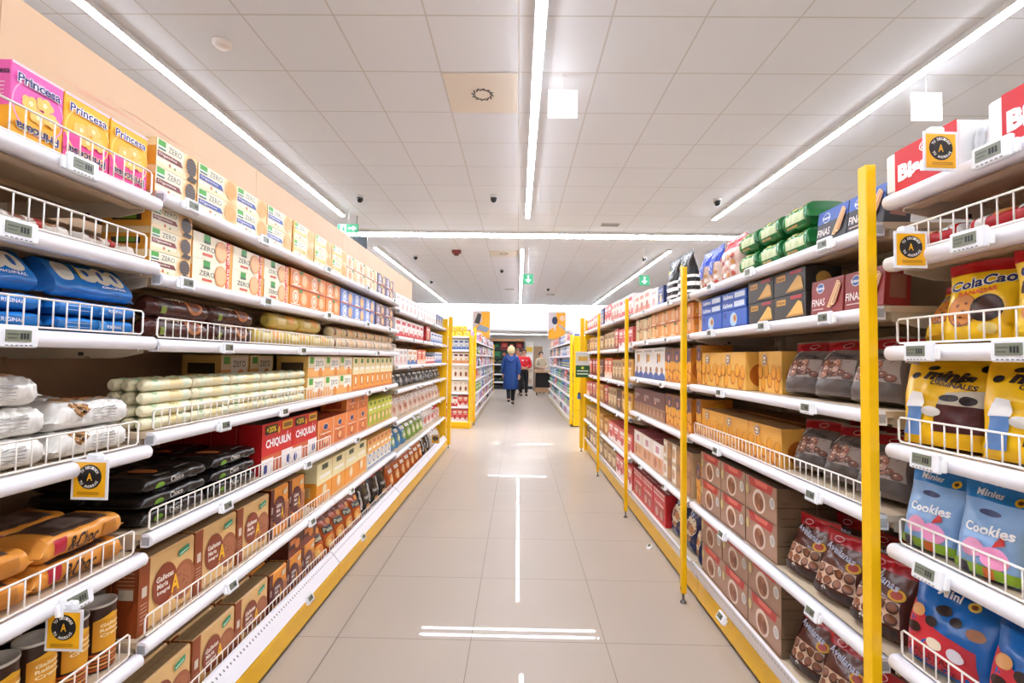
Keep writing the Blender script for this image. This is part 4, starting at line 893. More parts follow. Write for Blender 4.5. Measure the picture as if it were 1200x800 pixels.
for sg, x0, x1, nm in ((1, .92, 1.5, 'open-topped run'), (-1, .99, 1.6, 'peach-backed run')):
    b = B(); xs = sorted((sg * x0, sg * x1)); b.box(xs[0], xs[1], 6.605 if sg < 0 else 6.53, 6.625 if sg < 0 else 6.55, .02, 1.8, YEL, .002)
    for k in range(3): b.box(xs[0] + .05, xs[1] - .05, (6.625 if sg < 0 else 6.55), (6.628 if sg < 0 else 6.553), .3 + .5 * k, .32 + .5 * k, '#d9a400')
    build(b, 'end_sheet', label='yellow sheet end panel closing the ' + nm, cat='end sheet')

# ------------------------------------------------------------------ price labels and cards
def label_mesh(w, h):
    c = B(); c.box(-w / 2, w / 2, -.006, .006, 0, h, ('#eef0f4', .25), .003); c.box(-w / 2 - .006, w / 2 + .006, .0, .01, h * .1, h * .75, ('#f6f6f8', .2), .002)
    for k in range(6): c.box(-w * .35 + k * w * .12, -w * .35 + k * w * .12 + w * .07, -.0065, -.006, h * .08, h * .13, '#6a6c70')
    s = B(); s.box(-w * .36, w * .28, -.0075, -.006, h * .28, h * .82, ('#7e8272', .25))
    for k in range(3): s.box(w * (.0 + .08 * k), w * (.05 + .08 * k), -.008, -.0075, h * .4, h * .68, '#23282a')
    s.box(-w * .32, -w * .05, -.008, -.0075, h * .6, h * .66, '#4a5048'); s.box(-w * .32, -w * .1, -.008, -.0075, h * .42, h * .47, '#4a5048')
    return c.mesh('label_case'), s.mesh('label_screen')
LM = {'big': label_mesh(.075, .042), 'mid': label_mesh(.06, .038), 'small': label_mesh(.048, .034)}
def esl(side, z, y, size, label, tilt=.0, drop=.038):
    sg = -1 if side == 'L' else 1; fr = LFR if side == 'L' else RFR
    m = LM[size]
    o = link('shelf_label', m[0], loc=(sg * (fr - .012), y, z - drop), rz=PI / 2 if side == 'L' else -PI / 2, label=label, cat='price label', group='electronic price labels')
    o.rotation_euler[0] = -tilt
    s = link('screen', m[1], parent=o); return o
def esls(side, zs, table, where, size):
    for i, ys in table.items():
        for k, y in enumerate(ys):
            z = zs[i - 1]; t = max(0, (1.26 - z) * .35)
            esl(side, z, y, size, 'small grey-screened price label%s clipped to %s' % ((' ' + ORD[k + 1] + ' along') if len(ys) > 1 else '', wh(where, i)), t, .038 if z < 1.7 else .036)
esls('L', zA, {1: [1.04], 2: [.91], 3: [.92], 5: [1.08]}, 'near peach-backed', 'big')
esls('L', zB, {1: [1.4, 1.81, 2.42, 3.07, 3.72], 2: [1.39, 1.84, 2.44, 3.08, 3.6], 3: [1.6, 2.16, 3.32], 4: [1.6, 2.01, 3.15, 3.54], 5: [1.63, 2.26, 2.95], 6: [1.68, 2.33, 2.88]}, 'peach-backed', 'mid')
for k, y in enumerate((2.26, 3.03)): esl('L', .14, y, 'mid', 'price label on the slotted bottom rail, %s along peach run' % ORD[k + 1], .5, .04).location.x = -(LFR - .045)
esls('L', zC, {i: [4.2 + .37 * i % .5, 4.9, 5.5, 6.1] for i in range(1, 7)}, 'far peach-backed', 'small')
esls('R', z0, {1: [.89], 2: [.94], 3: [1.06, .86], 4: [1.05], 5: [1.05]}, 'near yellow-posted', 'big')
esls('R', z1, {1: [1.38, 1.83, 2.2], 2: [1.38, 1.73, 2.2], 3: [1.47, 2.1], 4: [1.45, 2.14], 5: [1.46, 2.09]}, 'yellow-posted bay one', 'mid')
esl('R', .215, 2.03, 'mid', 'price label on slotted bottom rail by brown boxes', .5, .04).location.x = RFR - .045
esls('R', z2, {1: [2.8, 3.35], 2: [2.85, 3.3, 3.7], 3: [2.95, 3.55], 4: [3.5], 5: [2.9, 3.45]}, 'yellow-posted bay two', 'small')
esls('R', z3, {1: [4.4], 2: [4.2], 3: [4.2, 4.7], 4: [4.3], 5: [4.4]}, 'yellow-posted bay three', 'small')
esls('R', z3, {2: [5.8], 3: [5.6], 4: [5.8], 5: [5.9]}, 'yellow-posted bay four', 'small')
fl = link('shelf_label', LM['mid'][0], loc=(.885, 3.26, .002), rz=-PI / 2 - .3, label='price label fallen on the floor beside yellow plinth', cat='price label'); fl.rotation_euler[0] = -1.35; link('screen', LM['mid'][1], parent=fl)

def card(side, x, y, z, w, h, label, rz=0):
    """yellow price-promise card facing along the aisle, held by a white clip"""
    e = link('promotion_card', None, loc=(x, y, z), rz=rz, label=label, cat='promotion card', group='yellow cards on the shelf rails'); e.empty_display_size = .03
    b = B(); b.box(-w / 2, w / 2, -.0012, .0012, -h / 2, h / 2, ('#e9e8ec', .25), .0006)
    art = [('r', .07, .07, .93, .93, ('#f4b31a', .3)), ('e', .5, .57, .3, .3, '#1e1c1c')]
    art += [('o', .5, .57, .305, .305, .012, '#2a2420'), T('A', .5, .57, .15, .19, '#f2b21c', bold=.02), ('o', .5, .57, .17, .17, .006, '#3a3434')]
    top, bot = 'TU DECIDES', 'TU AHORRAS'
    for s, flip in ((top, False), (bot, True)):
        for i, ch in enumerate(s):
            if ch == ' ': continue
            f = (i - (len(s) - 1) / 2) * .235
            a = PI / 2 - f if not flip else -PI / 2 + f
            art.append(T(ch, .5 + .235 * math.cos(a) * h / w, .57 + .235 * math.sin(a), .055, .07, '#f4f0ea', rot=math.degrees(a - PI / 2) if not flip else math.degrees(a + PI / 2), bold=.03))
    art += [('r', .2, .185, .8, .2, '#8a5a14'), ('r', .2, .145, .8, .16, '#8a5a14')]
    b.decal(lambda u, v, o: ((u - .5) * w, -.0012 - o, (v - .5) * h), w, h, art, L0=.0002, dL=.0002)
    build(b, 'card_face', parent=e)
    sg = -1 if side == 'L' else 1
    b = B(); b.box(-.016, .016, .002, .02, -h * .12 + .03, h * .3 + .03, ('#eceef2', .25), .004)
    b.tube([(0, .012, h * .2), (sg * .03, .03, h * .28)], .012, ('#f0f2f6', .2), 12)
    build(b, 'clip', parent=e)
card('L', -.978, 1.085, .968, .086, .092, 'yellow card below the crumpled white cookie packs')
card('L', -.984, 1.045, .652, .083, .09, 'yellow card below the orange and black packs')
card('R', .866, .975, 1.70, .074, .083, 'topmost yellow card, beside the red and white boxes', rz=.05)
card('R', .872, 1.06, 1.515, .074, .083, 'yellow card beside post, above yellow cookie bags')
card('L', -.96, 5.6, .3, .1, .11, 'small yellow card among bags at far peach-backed bottom')

# hanging green and grey flag on the end post of the open-topped run
b = B(); b.box(-.09, .09, -.003, .003, -.16, .16, ('#d8dcd8', .2), .001)
b.decal(lambda u, v, o: ((u - .5) * .18, -.003 - o, (v - .5) * .32), .18, .32, [('r', 0, 0, 1, .48, '#1f5a2c'), ('r', .1, .12, .9, .16, '#dfeede'), ('r', .1, .24, .9, .28, '#dfeede'), ('e', .5, .38, .06, .05, '#c9d83c'), ('r', .0, .48, 1, 1, '#c8ccc8'), ('r', .2, .66, .85, .84, '#d9b04c')])
b.box(-.1, .1, -.004, .004, .16, .17, WHITE)
build(b, 'hanging_flag', loc=(.83, 6.1, 1.19), label='green and grey leaflet holder jutting from slotted end post', cat='leaflet holder')
b = B(); b.lathe([(.025, 0), (.028, .03), (.02, .06)], ('#4a6aa0', .3), 14); b.lathe([(.018, .06), (.02, .075), (.012, .09)], '#23242c', 14)
build(b, 'hanging_scanner', loc=(.84, 6.5, .72), label='small blue and black gadget on the slotted end post', cat='gadget')

# ------------------------------------------------------------------ far gondolas beyond the cross aisle
def far_unit(sg, y0, y1, label, fx=.83, bx=1.35, tops=1.75, levels=(1.6, 1.33, 1.08, .82, .56, .32, .13)):
    e = link('shelving_bay', None, loc=(sg * bx, (y0 + y1) / 2, 0), label=label, cat='shelving bay'); e.empty_display_size = .1
    def part(b, nm): o = build(b, nm, parent=e); o.location = -Vector(e.location); return o
    b = B(); xs = sorted((sg * bx, sg * (bx + .03))); b.box(xs[0], xs[1], y0, y1, .02, tops, SAND); part(b, 'back_panel')
    b = B(); xs = sorted((sg * fx, sg * (fx + .02))); b.box(xs[0], xs[1], y0, y1, .02, .12, ('#d8c9a0', .4)); part(b, 'plinth')
    for z in levels:
        b = B(); xs = sorted((sg * (fx + .02), sg * bx)); b.box(xs[0], xs[1], y0 + .01, y1 - .01, z - .015, z, BEIGE)
        xs = sorted((sg * (fx - .004), sg * (fx + .02))); b.box(xs[0], xs[1], y0 + .01, y1 - .01, z - .035, z + .004, WHITE, .006); part(b, 'shelf_board')
    return e
far_unit(-1, 8.95, 16.4, 'long shelving run beyond the cross aisle with mixed groceries')
far_unit(1, 8.95, 15.4, 'long shelving run beyond the cross aisle with bottles', fx=.99, bx=1.5)
post(-.815, 8.93, 1.83, 'yellow corner post of the far display facing the aisle', dx=.04, dy=.04)
post(-.84, 16.45, 1.72, 'thin yellow post ending the far grocery run', dx=.03, dy=.03)
post(1.0, 8.9, 1.72, 'yellow corner post of the far bottle run', dx=.05, dy=.05, slots=True)
b = B(); b.box(1.04, 1.9, 8.9, 8.93, .02, 1.7, YEL, .002); b.box(1.1, 1.85, 8.897, 8.9, .3, .32, '#d9a400'); b.box(1.1, 1.85, 8.897, 8.9, 1.1, 1.12, '#d9a400')
build(b, 'end_sheet', label='yellow sheet end panel of the far bottle run', cat='end sheet')
FLV = (1.6, 1.33, 1.08, .82, .56, .32, .13)
kindsL = [('g_white', 'white'), ('g_bluewhite', 'pale blue'), ('g_redwhite', 'red and white'), ('bt_white', 'white'), ('bag_white', 'white topped'), ('bag_pink', 'pale pink'), ('bag_green', 'green'), ('bt_violet', 'lilac'), ('g_orangered', 'orange red'), ('bag_dark', 'charcoal')]
kindsR = [('bt_teal', 'teal'), ('bt_blue', 'blue'), ('bt_green', 'green'), ('bt_white', 'white'), ('bt_dark', 'dark'), ('bt_violet', 'violet')]
rr = random.Random(11)
for i, z in enumerate(FLV):
    y = 9.0; k = 0
    while y < 16.2:
        key, nm = rr.choice(kindsL); w = .42
        n = 2
        p = P[key]
        row('L', 'far cross-aisle run %s level' % ORD[i + 1], z + .004, y, y + w, key, nm + ' item, block ' + ORD[k + 1], n=n, sz=min(.2, (FLV[i - 1] - z - .05) if i else .2) / p['H'], plane=.862, gap=.01); y += w + .02; k += 1
for i, z in enumerate(FLV):
    y = 9.0; k = 0
    while y < 15.1:
        big = z > 1.5 or (z > 1.3) or rr.random() < .2
        if big: key, nm = rr.choice([('g_pinkred', 'coral'), ('g_gold', 'golden'), ('g_bluewhite', 'pale blue'), ('g_navy', 'navy'), ('g_white', 'white')]); w, n = .5, 3
        else: key, nm = rr.choice(kindsR); w, n = .5, 5
        row('R', 'far bottle run %s level' % ORD[i + 1], z + .004, y, y + w, key, nm + ' product, block ' + ORD[k + 1], n=n, plane=1.03, gap=.008, sz=min(.2, (FLV[i - 1] - z - .05) if i else .2) / P[key]['H']); y += w + .02; k += 1

# end display facing the camera on the far side of the cross aisle
e = link('end_display', None, loc=(-1.3, 8.8, 0), label='yellow end display with seven levels facing the aisle', cat='end display'); e.empty_display_size = .1
def part(b, nm): o = build(b, nm, parent=e); o.location = -Vector(e.location); return o
b = B(); b.box(-1.86, -.86, 8.9, 8.92, .02, 1.66, YEL, .002); part(b, 'back_panel')
b = B(); b.box(-1.86, -.83, 8.46, 8.9, .0, .115, YEL, .006); b.box(-1.84, -.85, 8.455, 8.46, .03, .04, '#d9a400'); part(b, 'plinth')
EL = [1.64, 1.40, 1.15, .89, .635, .385, .125]
for z in EL:
    b = B(); b.box(-1.84, -.87, 8.5, 8.9, z - .02, z, WHITE, .002); b.box(-1.84, -.87, 8.485, 8.5, z - .032, z + .006, WHITE, .004); part(b, 'shelf_board')
b = B(); b.box(-.875, -.84, 8.47, 8.91, .1, 1.66, YEL, .003); part(b, 'side_panel')
ek = [('banana', 'yellow snack pack', 1), ('g_bluewhite', 'pale box', 1.2), ('g_maroonwhite', 'maroon and white box', 1.25), ('g_choco', 'white box with brown oval', 1.4), ('g_choco', 'low white box with brown oval', 1.3), ('g_redwhite', 'red and white box', 1.2), ('g_pinkred', 'coral box', 1.3)]
for i, z in enumerate(EL):
    key, nm, sz = ek[i]; p = P[key]; n = 8 if i else 5
    for k in range(n):
        x = -.935 - k * .094 if i else -.94 - k * .14
        key2 = key
        if i in (5, 6) and k < 2: key2 = 'g_pinkred'
        lab = '%s%s, %s in from the corner, end display %s level' % (nm, ' of coral red' if key2 != key else '', ORD[k + 1], ORD[i + 1])
        put(key2, 'F', x, 8.62, z + .001, lab, nm + ' row on end display level ' + ORD[i + 1], sx=.57 if i else 1.2, sz=sz)
    if i == 0:
        for k in range(4): put(key, 'F', -1.01 - k * .14, 8.62, z + .103, 'yellow snack pack, upper layer, %s in, on end display top' % ORD[k + 1], 'yellow snack packs', sx=1.2, sz=.9)
b = B()

# ------------------------------------------------------------------ room shell
def tile_mat(name, base, line, size, ox, oy, lw, rough, noise=.0, spec=.5):
    m = bpy.data.materials.new(name); m.use_nodes = True; nt = m.node_tree; bs = nt.nodes['Principled BSDF']; N = nt.nodes.new; L = nt.links.new
    tc = N('ShaderNodeTexCoord'); sp = N('ShaderNodeSeparateXYZ'); L(tc.outputs['Object'], sp.inputs[0])
    outs = []
    for ax, of in (('X', ox), ('Y', oy)):
        a = N('ShaderNodeMath'); a.operation = 'SUBTRACT'; L(sp.outputs[ax], a.inputs[0]); a.inputs[1].default_value = of
        w = N('ShaderNodeMath'); w.operation = 'PINGPONG'; L(a.outputs[0], w.inputs[0]); w.inputs[1].default_value = size / 2
        c = N('ShaderNodeMath'); c.operation = 'LESS_THAN'; L(w.outputs[0], c.inputs[0]); c.inputs[1].default_value = lw; outs.append(c)
    mx = N('ShaderNodeMath'); mx.operation = 'MAXIMUM'; L(outs[0].outputs[0], mx.inputs[0]); L(outs[1].outputs[0], mx.inputs[1])
    nz = N('ShaderNodeTexNoise'); nz.inputs['Scale'].default_value = 2.2; nz.inputs['Detail'].default_value = 8; L(tc.outputs['Object'], nz.inputs['Vector'])
    cr = N('ShaderNodeMixRGB'); cr.inputs[1].default_value = rgb(base); c2 = rgb(base); cr.inputs[2].default_value = tuple(q * (1 - noise) for q in c2[:3]) + (1,); L(nz.outputs['Fac'], cr.inputs[0])
    ml = N('ShaderNodeMixRGB'); L(mx.outputs[0], ml.inputs[0]); L(cr.outputs[0], ml.inputs[1]); ml.inputs[2].default_value = rgb(line); L(ml.outputs[0], bs.inputs['Base Color'])
    bs.inputs['Roughness'].default_value = rough; bs.inputs['Specular IOR Level'].default_value = spec
    return m
FLOORM = tile_mat('floor_tiles', '#bdb0a2', '#8a7c70', .6, -.193, 2.16, .0016, .42, .10, .2)
_b = FLOORM.node_tree.nodes['Principled BSDF']; _b.inputs['Coat Weight'].default_value = .35; _b.inputs['Coat Roughness'].default_value = .02; _b.inputs['Coat IOR'].default_value = 1.45
CEILM = tile_mat('ceiling_tiles', '#e2e4e9', '#ccc8c6', .6, -.026, 2.968, .006, .8, .03, .1)
WALLM = ('#f0eeec', .6)
X0, X1, Y0_, Y1_ = -7., 8., -4., 20.6; H = 3.46
def struct(name, b, cat=None): return build(b, name, kind='structure')
b = B(); b.box(X0, X1, Y0_, Y1_, -.1, 0, FLOORM); struct('floor', b); b = B(); b.box(-.7955, -.7905, 1.0, 12.0, -.001, .0004, '#7d7268'); struct('trim_1', b)
b = B(); b.box(X0, X1, Y0_, Y1_, H, H + .1, CEILM); struct('ceiling', b)
b = B(); b.box(X0 - .1, X0, Y0_, Y1_, 0, H, WALLM); struct('wall_left', b)
b = B(); b.box(X1, X1 + .1, Y0_, Y1_, 0, H, WALLM); struct('wall_right', b)
b = B(); b.box(X0, X1, Y0_ - .1, Y0_, 0, H, WALLM); struct('wall_front', b)
b = B(); b.box(X0, X1, Y1_, Y1_ + .1, 0, H, ('#c8c4c0', .6)); struct('wall_back', b)
b = B(); b.box(X0, X1, 19.3, 19.6, 2.42, H, WALLM); b.box(X0, X1, 19.28, 19.6, 2.36, 2.42, ('#b9b6b4', .4)); b.box(X0, X1, 19.5, 20.6, 2.3, 2.36, WALLM); struct('wall_bulkhead', b)

# ceiling lights
TUBE = emis('#f0f5ff', 26., 'light_diffuser'); TUBE_DIM = emis('#f0f5ff', 5., 'far_light_diffuser')
def light_line(name, x0, x1, y0, y1, label, tube=None):
    TUBE = tube or globals()['TUBE']
    e = link('ceiling_light', None, loc=((x0 + x1) / 2, (y0 + y1) / 2, H), label=label, cat='ceiling light', group='linear ceiling lights'); e.empty_display_size = .1
    along_y = (y1 - y0) > (x1 - x0)
    def part(b, nm): o = build(b, nm, parent=e); o.location = -Vector(e.location); return o
    b = B()
    if along_y:
        xc = (x0 + x1) / 2; b.box(xc - .04, xc + .04, y0, y1, H - .045, H - .001, ('#d8d6d4', .4), .002); part(b, 'housing')
        b = B(); b.box(xc - .03, xc + .03, y0 + .01, y1 - .01, H - .053, H - .045, TUBE, .003); part(b, 'diffuser')
    else:
        for yc in ((y0 + y1) / 2 - .1, (y0 + y1) / 2 + .1):
            b = B(); b.box(x0, x1, yc - .035, yc + .035, H - .045, H - .001, ('#d8d6d4', .4), .002); part(b, 'housing')
            b = B(); b.box(x0 + .01, x1 - .01, yc - .022, yc + .022, H - .053, H - .045, TUBE, .003); part(b, 'diffuser')
    return e
for x, nm in ((-2.73, 'above the peach-backed run'), (.115, 'along the middle of the aisle'), (2.96, 'above the open-topped run')):
    light_line('l', x - .03, x + .03, -3.6, 7.2, 'long white light strip %s, before the cross strip' % nm)
for x, nm in ((-2.87, 'on the peach-backed side'), (.055, 'in the middle'), (2.96, 'on the yellow-posted side')):
    light_line('l', x - .03, x + .03, 9.3, 18.7, 'long far light strip %s, beyond the cross strip' % nm)
light_line('l', -4.5, 5.5, 8.2, 8.3, 'twin light strip crossing the aisle overhead')
light_line('l', -4.5, 5.5, 19.0, 19.1, 'light strip crossing just before the far white wall', TUBE_DIM)

e = link('ceiling_light', None, loc=(.5, 19.75, 2.3), label='added slim fill light under the bulkhead over the dark produce display', cat='ceiling light', group='linear ceiling lights')  # added fill strip, brightens the dark recess and the far floor
b = B(); b.box(-5, 5, -.03, .03, -.03, -.001, ('#d8d6d4', .4), .002); build(b, 'housing', parent=e)
b = B(); b.box(-4.98, 4.98, -.02, .02, -.042, -.03, TUBE_DIM, .002); build(b, 'diffuser', parent=e)
# ceiling fittings
def dome(x, y, label, r=.045, red=False):
    b = B(); z = H
    if red: b.box(-.09, .09, -.05, .05, -.07, -.001, '#7a2420', .01); b.box(-.05, .05, -.04, .04, -.11, -.07, '#5a1c1a', .01)
    else:
        b.lathe([(r * 1.15, -.001), (r * 1.15, -.03), (r, -.035)], ('#c8c6c4', .4), 18); b.lathe([(r, -.035), (r * .95, -.06), (r * .6, -.09), (.002, -.1)], ('#1c1c1e', .15), 18)
    build(b, 'alarm_sounder' if red else 'dome_camera', loc=(x, y, z), label=label, cat='alarm' if red else 'security camera', group=None if red else 'black dome cameras on the ceiling')
for x, y, l in ((-2.2, 6.39, 'black dome camera above the peach panel, before the cross strip'), (-.36, 6.33, 'black dome camera between middle and peach-side strips'), (2.67, 6.38, 'black dome camera beside the yellow-posted side strip'),
                (-2.25, 10.15, 'small far dome camera beside the peach-side strip'), (-.43, 11.6, 'small far dome camera beyond the round vent'), (2.66, 10.05, 'small far dome camera beside the arrow sign'), (.9, 14.6, 'tiny far dome camera near the back wall'),
                (-2.5, 13.4, 'tiny far dome camera over the far grocery run')):
    dome(x, y, l)
dome(-1.29, 9.62, 'dark red alarm sounder on the far ceiling', red=True)
b = B(); b.lathe([(.06, 0), (.06, -.02), (.045, -.035), (.002, -.037)][::1], ('#dfd3cc', .5), 24); build(b, 'smoke_detector', loc=(-2.12, 3.24, H - .001), label='round pinkish smoke detector on the near ceiling', cat='smoke detector')
def vent(x, y, label, tint='#e2d9cc'):
    e = link('ceiling_vent', None, loc=(x, y, H), label=label, cat='ceiling vent', group='swirl vents'); e.empty_display_size = .1
    b = B(); b.box(-.292, .292, -.292, .292, -.008, -.001, (tint, .6), .002); build(b, 'face_plate', parent=e)
    b = B()
    for k in range(12):
        a = 2 * PI * k / 12; c, s_ = math.cos(a), math.sin(a); t = a + 1.0; cx, cy = .075 * c, .075 * s_
        u = (math.cos(t) * .026, math.sin(t) * .026); v = (-math.sin(t) * .006, math.cos(t) * .006)
        vs = [(cx - u[0] - v[0], cy - u[1] - v[1], -.0085), (cx + u[0] - v[0], cy + u[1] - v[1], -.0085), (cx + u[0] + v[0], cy + u[1] + v[1], -.0085), (cx - u[0] + v[0], cy - u[1] + v[1], -.0085)]
        b.add([q for q in vs] + [(q[0], q[1], -.010) for q in vs], [(0, 1, 2, 3), (7, 6, 5, 4), (0, 4, 5, 1), (1, 5, 6, 2), (2, 6, 7, 3), (3, 7, 4, 0)], '#17181c')
    build(b, 'swirl_slots', parent=e)
vent(-.326, 3.868, 'beige ceiling vent with a ring of black slots overhead')
vent(-.326, 9.868, 'beige ceiling vent beyond the cross strip', '#dcd4c6')
for x, y, l in ((1.47, 7.66, 'grey air grille on ceiling before the cross strip'), (1.07, 16.1, 'small far air grille beside the middle strip'), (-.3, 15.0, 'pale far air grille left of nothing')):
    l = l.replace(' left of nothing', ' over the far grocery run')
    b = B(); b.box(-.15, .15, -.08, .08, -.012, -.001, ('#c4bcb6', .5), .002)
    for k in range(6): b.box(-.13, .13, -.065 + .024 * k, -.053 + .024 * k, -.014, -.012, '#8f8a86')
    build(b, 'air_grille', loc=(x, y, H), label=l, cat='air grille')

def hang_sign(x, y, z, w, h, label, art, back, name='emergency_sign', rz=0, single=False):
    e = link(name, None, loc=(x, y, z), rz=rz, label=label, cat='emergency sign'); e.empty_display_size = .05
    b = B(); b.box(-w / 2, w / 2, -.008, .008, -h / 2, h / 2, back, .002)
    if art: b.decal(lambda u, v, o: ((u - .5) * w, -.008 - o, (v - .5) * h), w, h, art, L0=.0004, dL=.0004)
    build(b, 'sign_plate', parent=e)
    b = B(); b.tube([(0, 0, h / 2), (0, 0, H - z - .001)], .004 if not single else .003, ('#d8d8d8', .3), 6); build(b, 'hanging_rod', parent=e)
WS = emis('#ffffff', .55, 'sign_white'); GS = emis('#1f8a5c', .03, 'sign_green')
arrow = [('r', .43, .4, .57, .85, '#fbfffb'), ('p', [(.2, .45), (.5, .13), (.8, .45), (.66, .5), (.57, .4), (.5, .33), (.43, .4), (.34, .5)][:3], '#fbfffb')]
hang_sign(.318, 3.6, 3.23, .225, .215, 'plain white square sign hanging beside the middle strip', None, WS)
hang_sign(3.1, 3.6, 3.23, .225, .215, 'plain white square sign hanging below the yellow-posted side strip', None, WS, rz=.0)
hang_sign(.18, 9.4, 2.845, .2, .205, 'green square sign with white down arrow, beside middle strip', arrow, GS)
hang_sign(2.49, 9.4, 2.847, .2, .2, 'green square sign with down arrow above open-topped run', arrow, GS)
hang_sign(-2.57, 7.0, 3.17, .31, .13, 'green exit sign with running figure and arrow', [('r', .12, .12, .4, .88, '#f4fff6'), ('e', .27, .7, .1, .1, '#12805a'), ('p', [(.22, .6), (.32, .6), (.34, .2), (.2, .25)], '#12805a'), ('r', .5, .42, .76, .58, '#f4fff6'), ('p', [(.72, .2), (.92, .5), (.72, .8)], '#f4fff6')], GS)
hang_sign(-3.1, 12.4, 3.2, .3, .13, 'small far green sign over the grocery run', [('r', .12, .12, .4, .88, '#f4fff6')], GS)
b = B(); b.box(-.17, .17, -.02, .02, -.1, .1, ('#3f434a', .4), .006); b.box(-.15, .15, -.023, -.02, -.08, .08, '#4a5058'); b.tube([(0, 0, .1), (0, 0, .42)], .006, '#55585c', 6)
build(b, 'hanging_screen', loc=(-2.55, 7.3, 3.03), label='dark grey screen hanging below the green exit sign', cat='screen')

# banners at the far wall
def banner(x, label, who):
    b = B(); w, h, z, y = .64, 1.0, 2.47, 16.9
    b.box(-w / 2, w / 2, -.01, .01, -h / 2, h / 2, '#f0ece8', .003)
    art = [('r', .03, .0, .97, .94, '#f2a818')]
    art += [('p', [(.03, .35), (.55, .6), (.5, .94), (.03, .94)], '#c8b4ac'), ('p', [(.1, .55), (.4, .5), (.5, .85), (.3, .9)], '#3a3230'), ('p', [(.2, .3), (.8, .2), (.97, .35), (.4, .5)], '#8a94a4'), ('p', [(.03, .05), (.6, .12), (.5, .2), (.03, .28)], '#d8d8d4')] if who == 0 else \
           [('p', [(.03, .3), (.5, .5), (.45, .94), (.03, .94)], '#cfc0c4'), ('e', .38, .66, .1, .14, '#1e2c50'), ('p', [(.6, .55), (.97, .4), (.97, .3), (.6, .45)], '#b8a8a0'), ('r', .32, .3, .44, .52, '#d8ccc8'), ('e', .8, .75, .1, .1, '#f0c8a0')]
    b.decal(lambda u, v, o: ((u - .5) * w, -.01 - o, (v - .5) * h), w, h, art, L0=.001, dL=.001)
    for s_ in (-1, 1): b.tube([(s_ * w * .4, 0, h / 2), (s_ * w * .4, 0, H - z - .002)], .003, '#bbbbbb', 5)
    build(b, 'hanging_banner', loc=(x, y, z), label=label, cat='banner')
banner(-1.33, 'yellow photo banner hanging above the far grocery run', 0)
banner(1.37, 'yellow photo banner hanging above the far bottle run', 1)

# ------------------------------------------------------------------ far end: produce display
e = link('produce_display', None, loc=(-.4, 19.8, 0), label='tall dark produce display against the far wall', cat='display unit'); e.empty_display_size = .1
def part(b, nm): o = build(b, nm, parent=e); o.location = -Vector(e.location); return o
b = B(); b.box(-1.5, .22, 20.0, 20.05, .0, 2.0, '#17181a'); part(b, 'back_panel')
b = B(); b.box(-1.5, .26, 19.35, 20.05, 1.96, 2.06, ('#a07850', .5), .004); part(b, 'wood_canopy')
b = B(); b.box(-1.5, .22, 19.4, 20.0, 0, .14, '#141416'); part(b, 'plinth')
b = B(); b.box(.22, .26, 19.35, 20.05, 0, 1.96, '#2a2a2c'); part(b, 'side_panel')
for z in (1.02, .62, .3): b = B(); b.box(-1.5, .22, 19.42, 20.0, z - .04, z, ('#1e1e20', .4)); b.box(-1.5, .22, 19.4, 19.42, z - .045, z + .01, WHITE); part(b, 'shelf_board')
k = 0
for z, cols in ((1.62, ['#1f6b3c', '#14402a', '#c8342c', '#1c3c30', '#c43830']), (1.25, ['#1f6b3c', '#2a7a4a', '#1c4a30', '#b8342c', '#c8b8a0'])):
    for i, c in enumerate(cols):
        b = B(); b.box(-.14, .14, -.03, .03, 0, .3, c, .01); b.decal(lambda u, v, o: (-.14 + .28 * u, -.03 - o, .3 * v), .28, .3, [('r', .1, .1, .9, .3, '#101c14'), ('e', .5, .62, .24, .2, '#2a8a50' if i < 2 else '#e06a54')], L0=.001, dL=.001)
        k += 1
        build(b, 'seed_board', loc=(-1.2 + .31 * i, 19.9, z), label='%s hanging pack on the dark display, %s across %s row' % (['green', 'dark green', 'red', 'blackish green', 'bright red'][i] if z > 1.5 else ['green', 'mid green', 'deep green', 'brick red', 'sandy'][i], ORD[i + 1], 'top' if z > 1.5 else 'second'), cat='hanging pack', group='packs on the dark display')
for zi, z in enumerate((1.02, .62, .3)):
    for i in range(5):
        b = B(); b.box(-.14, .14, -.15, .15, 0, .1, ['#23301f', '#1a1a1c', '#2c3a24'][i % 3], .012)
        rq = random.Random(i + zi * 7)
        for _ in range(8):
            cx, cy = rq.uniform(-.1, .1), rq.uniform(-.12, .08); b.lathe([(.005, .1), (.03, .115), (.032, .13), (.005, .15)], rq.choice(['#4f7a3a', '#6a8a4c', '#9a8a6a', '#35502c']), 8, cx, cy)
        build(b, 'vegetable_crate', loc=(-1.3 + .31 * i, 19.62, z + .001), label='dark crate of vegetables, %s across on the %s display board' % (ORD[i + 1], ['upper', 'middle', 'low'][zi]), cat='vegetable crate', group='crates on the dark display')
# fridge with pale fronts beside it
b = B(); b.box(.3, .62, 19.7, 20.4, 0, 1.95, ('#dcd8d2', .4), .01); b.box(.33, .6, 19.69, 19.7, 1.55, 1.75, '#e8c23c'); b.box(.33, .6, 19.69, 19.7, 1.2, 1.45, '#f4f4f4')
for k, c in enumerate(['#d9b8a0', '#e8d8c0', '#c8a890', '#e0c8b0']): b.box(.34, .59, 19.68, 19.7, .25 + .22 * k, .42 + .22 * k, c)
b.box(.3, .62, 19.66, 19.7, 0, .12, '#3a3a3c'); build(b, 'display_fridge', label='pale upright display cabinet with yellow strip at far end', cat='display cabinet')
b = B(); b.box(-.17, .17, -.06, .06, 0, 1.75, ('#8f7358', .6), .004)
for k in range(5): b.box(-.15, .15, -.064, -.06, .1 + .33 * k, .105 + .33 * k, '#6a5440')
build(b, 'wooden_board', loc=(.78, 18.6, .0), label='brown wooden upright board behind the seated cart person', cat='wooden board')
bpy.data.objects['wooden_board']['label'] = 'brown wooden upright board behind the person in beige'
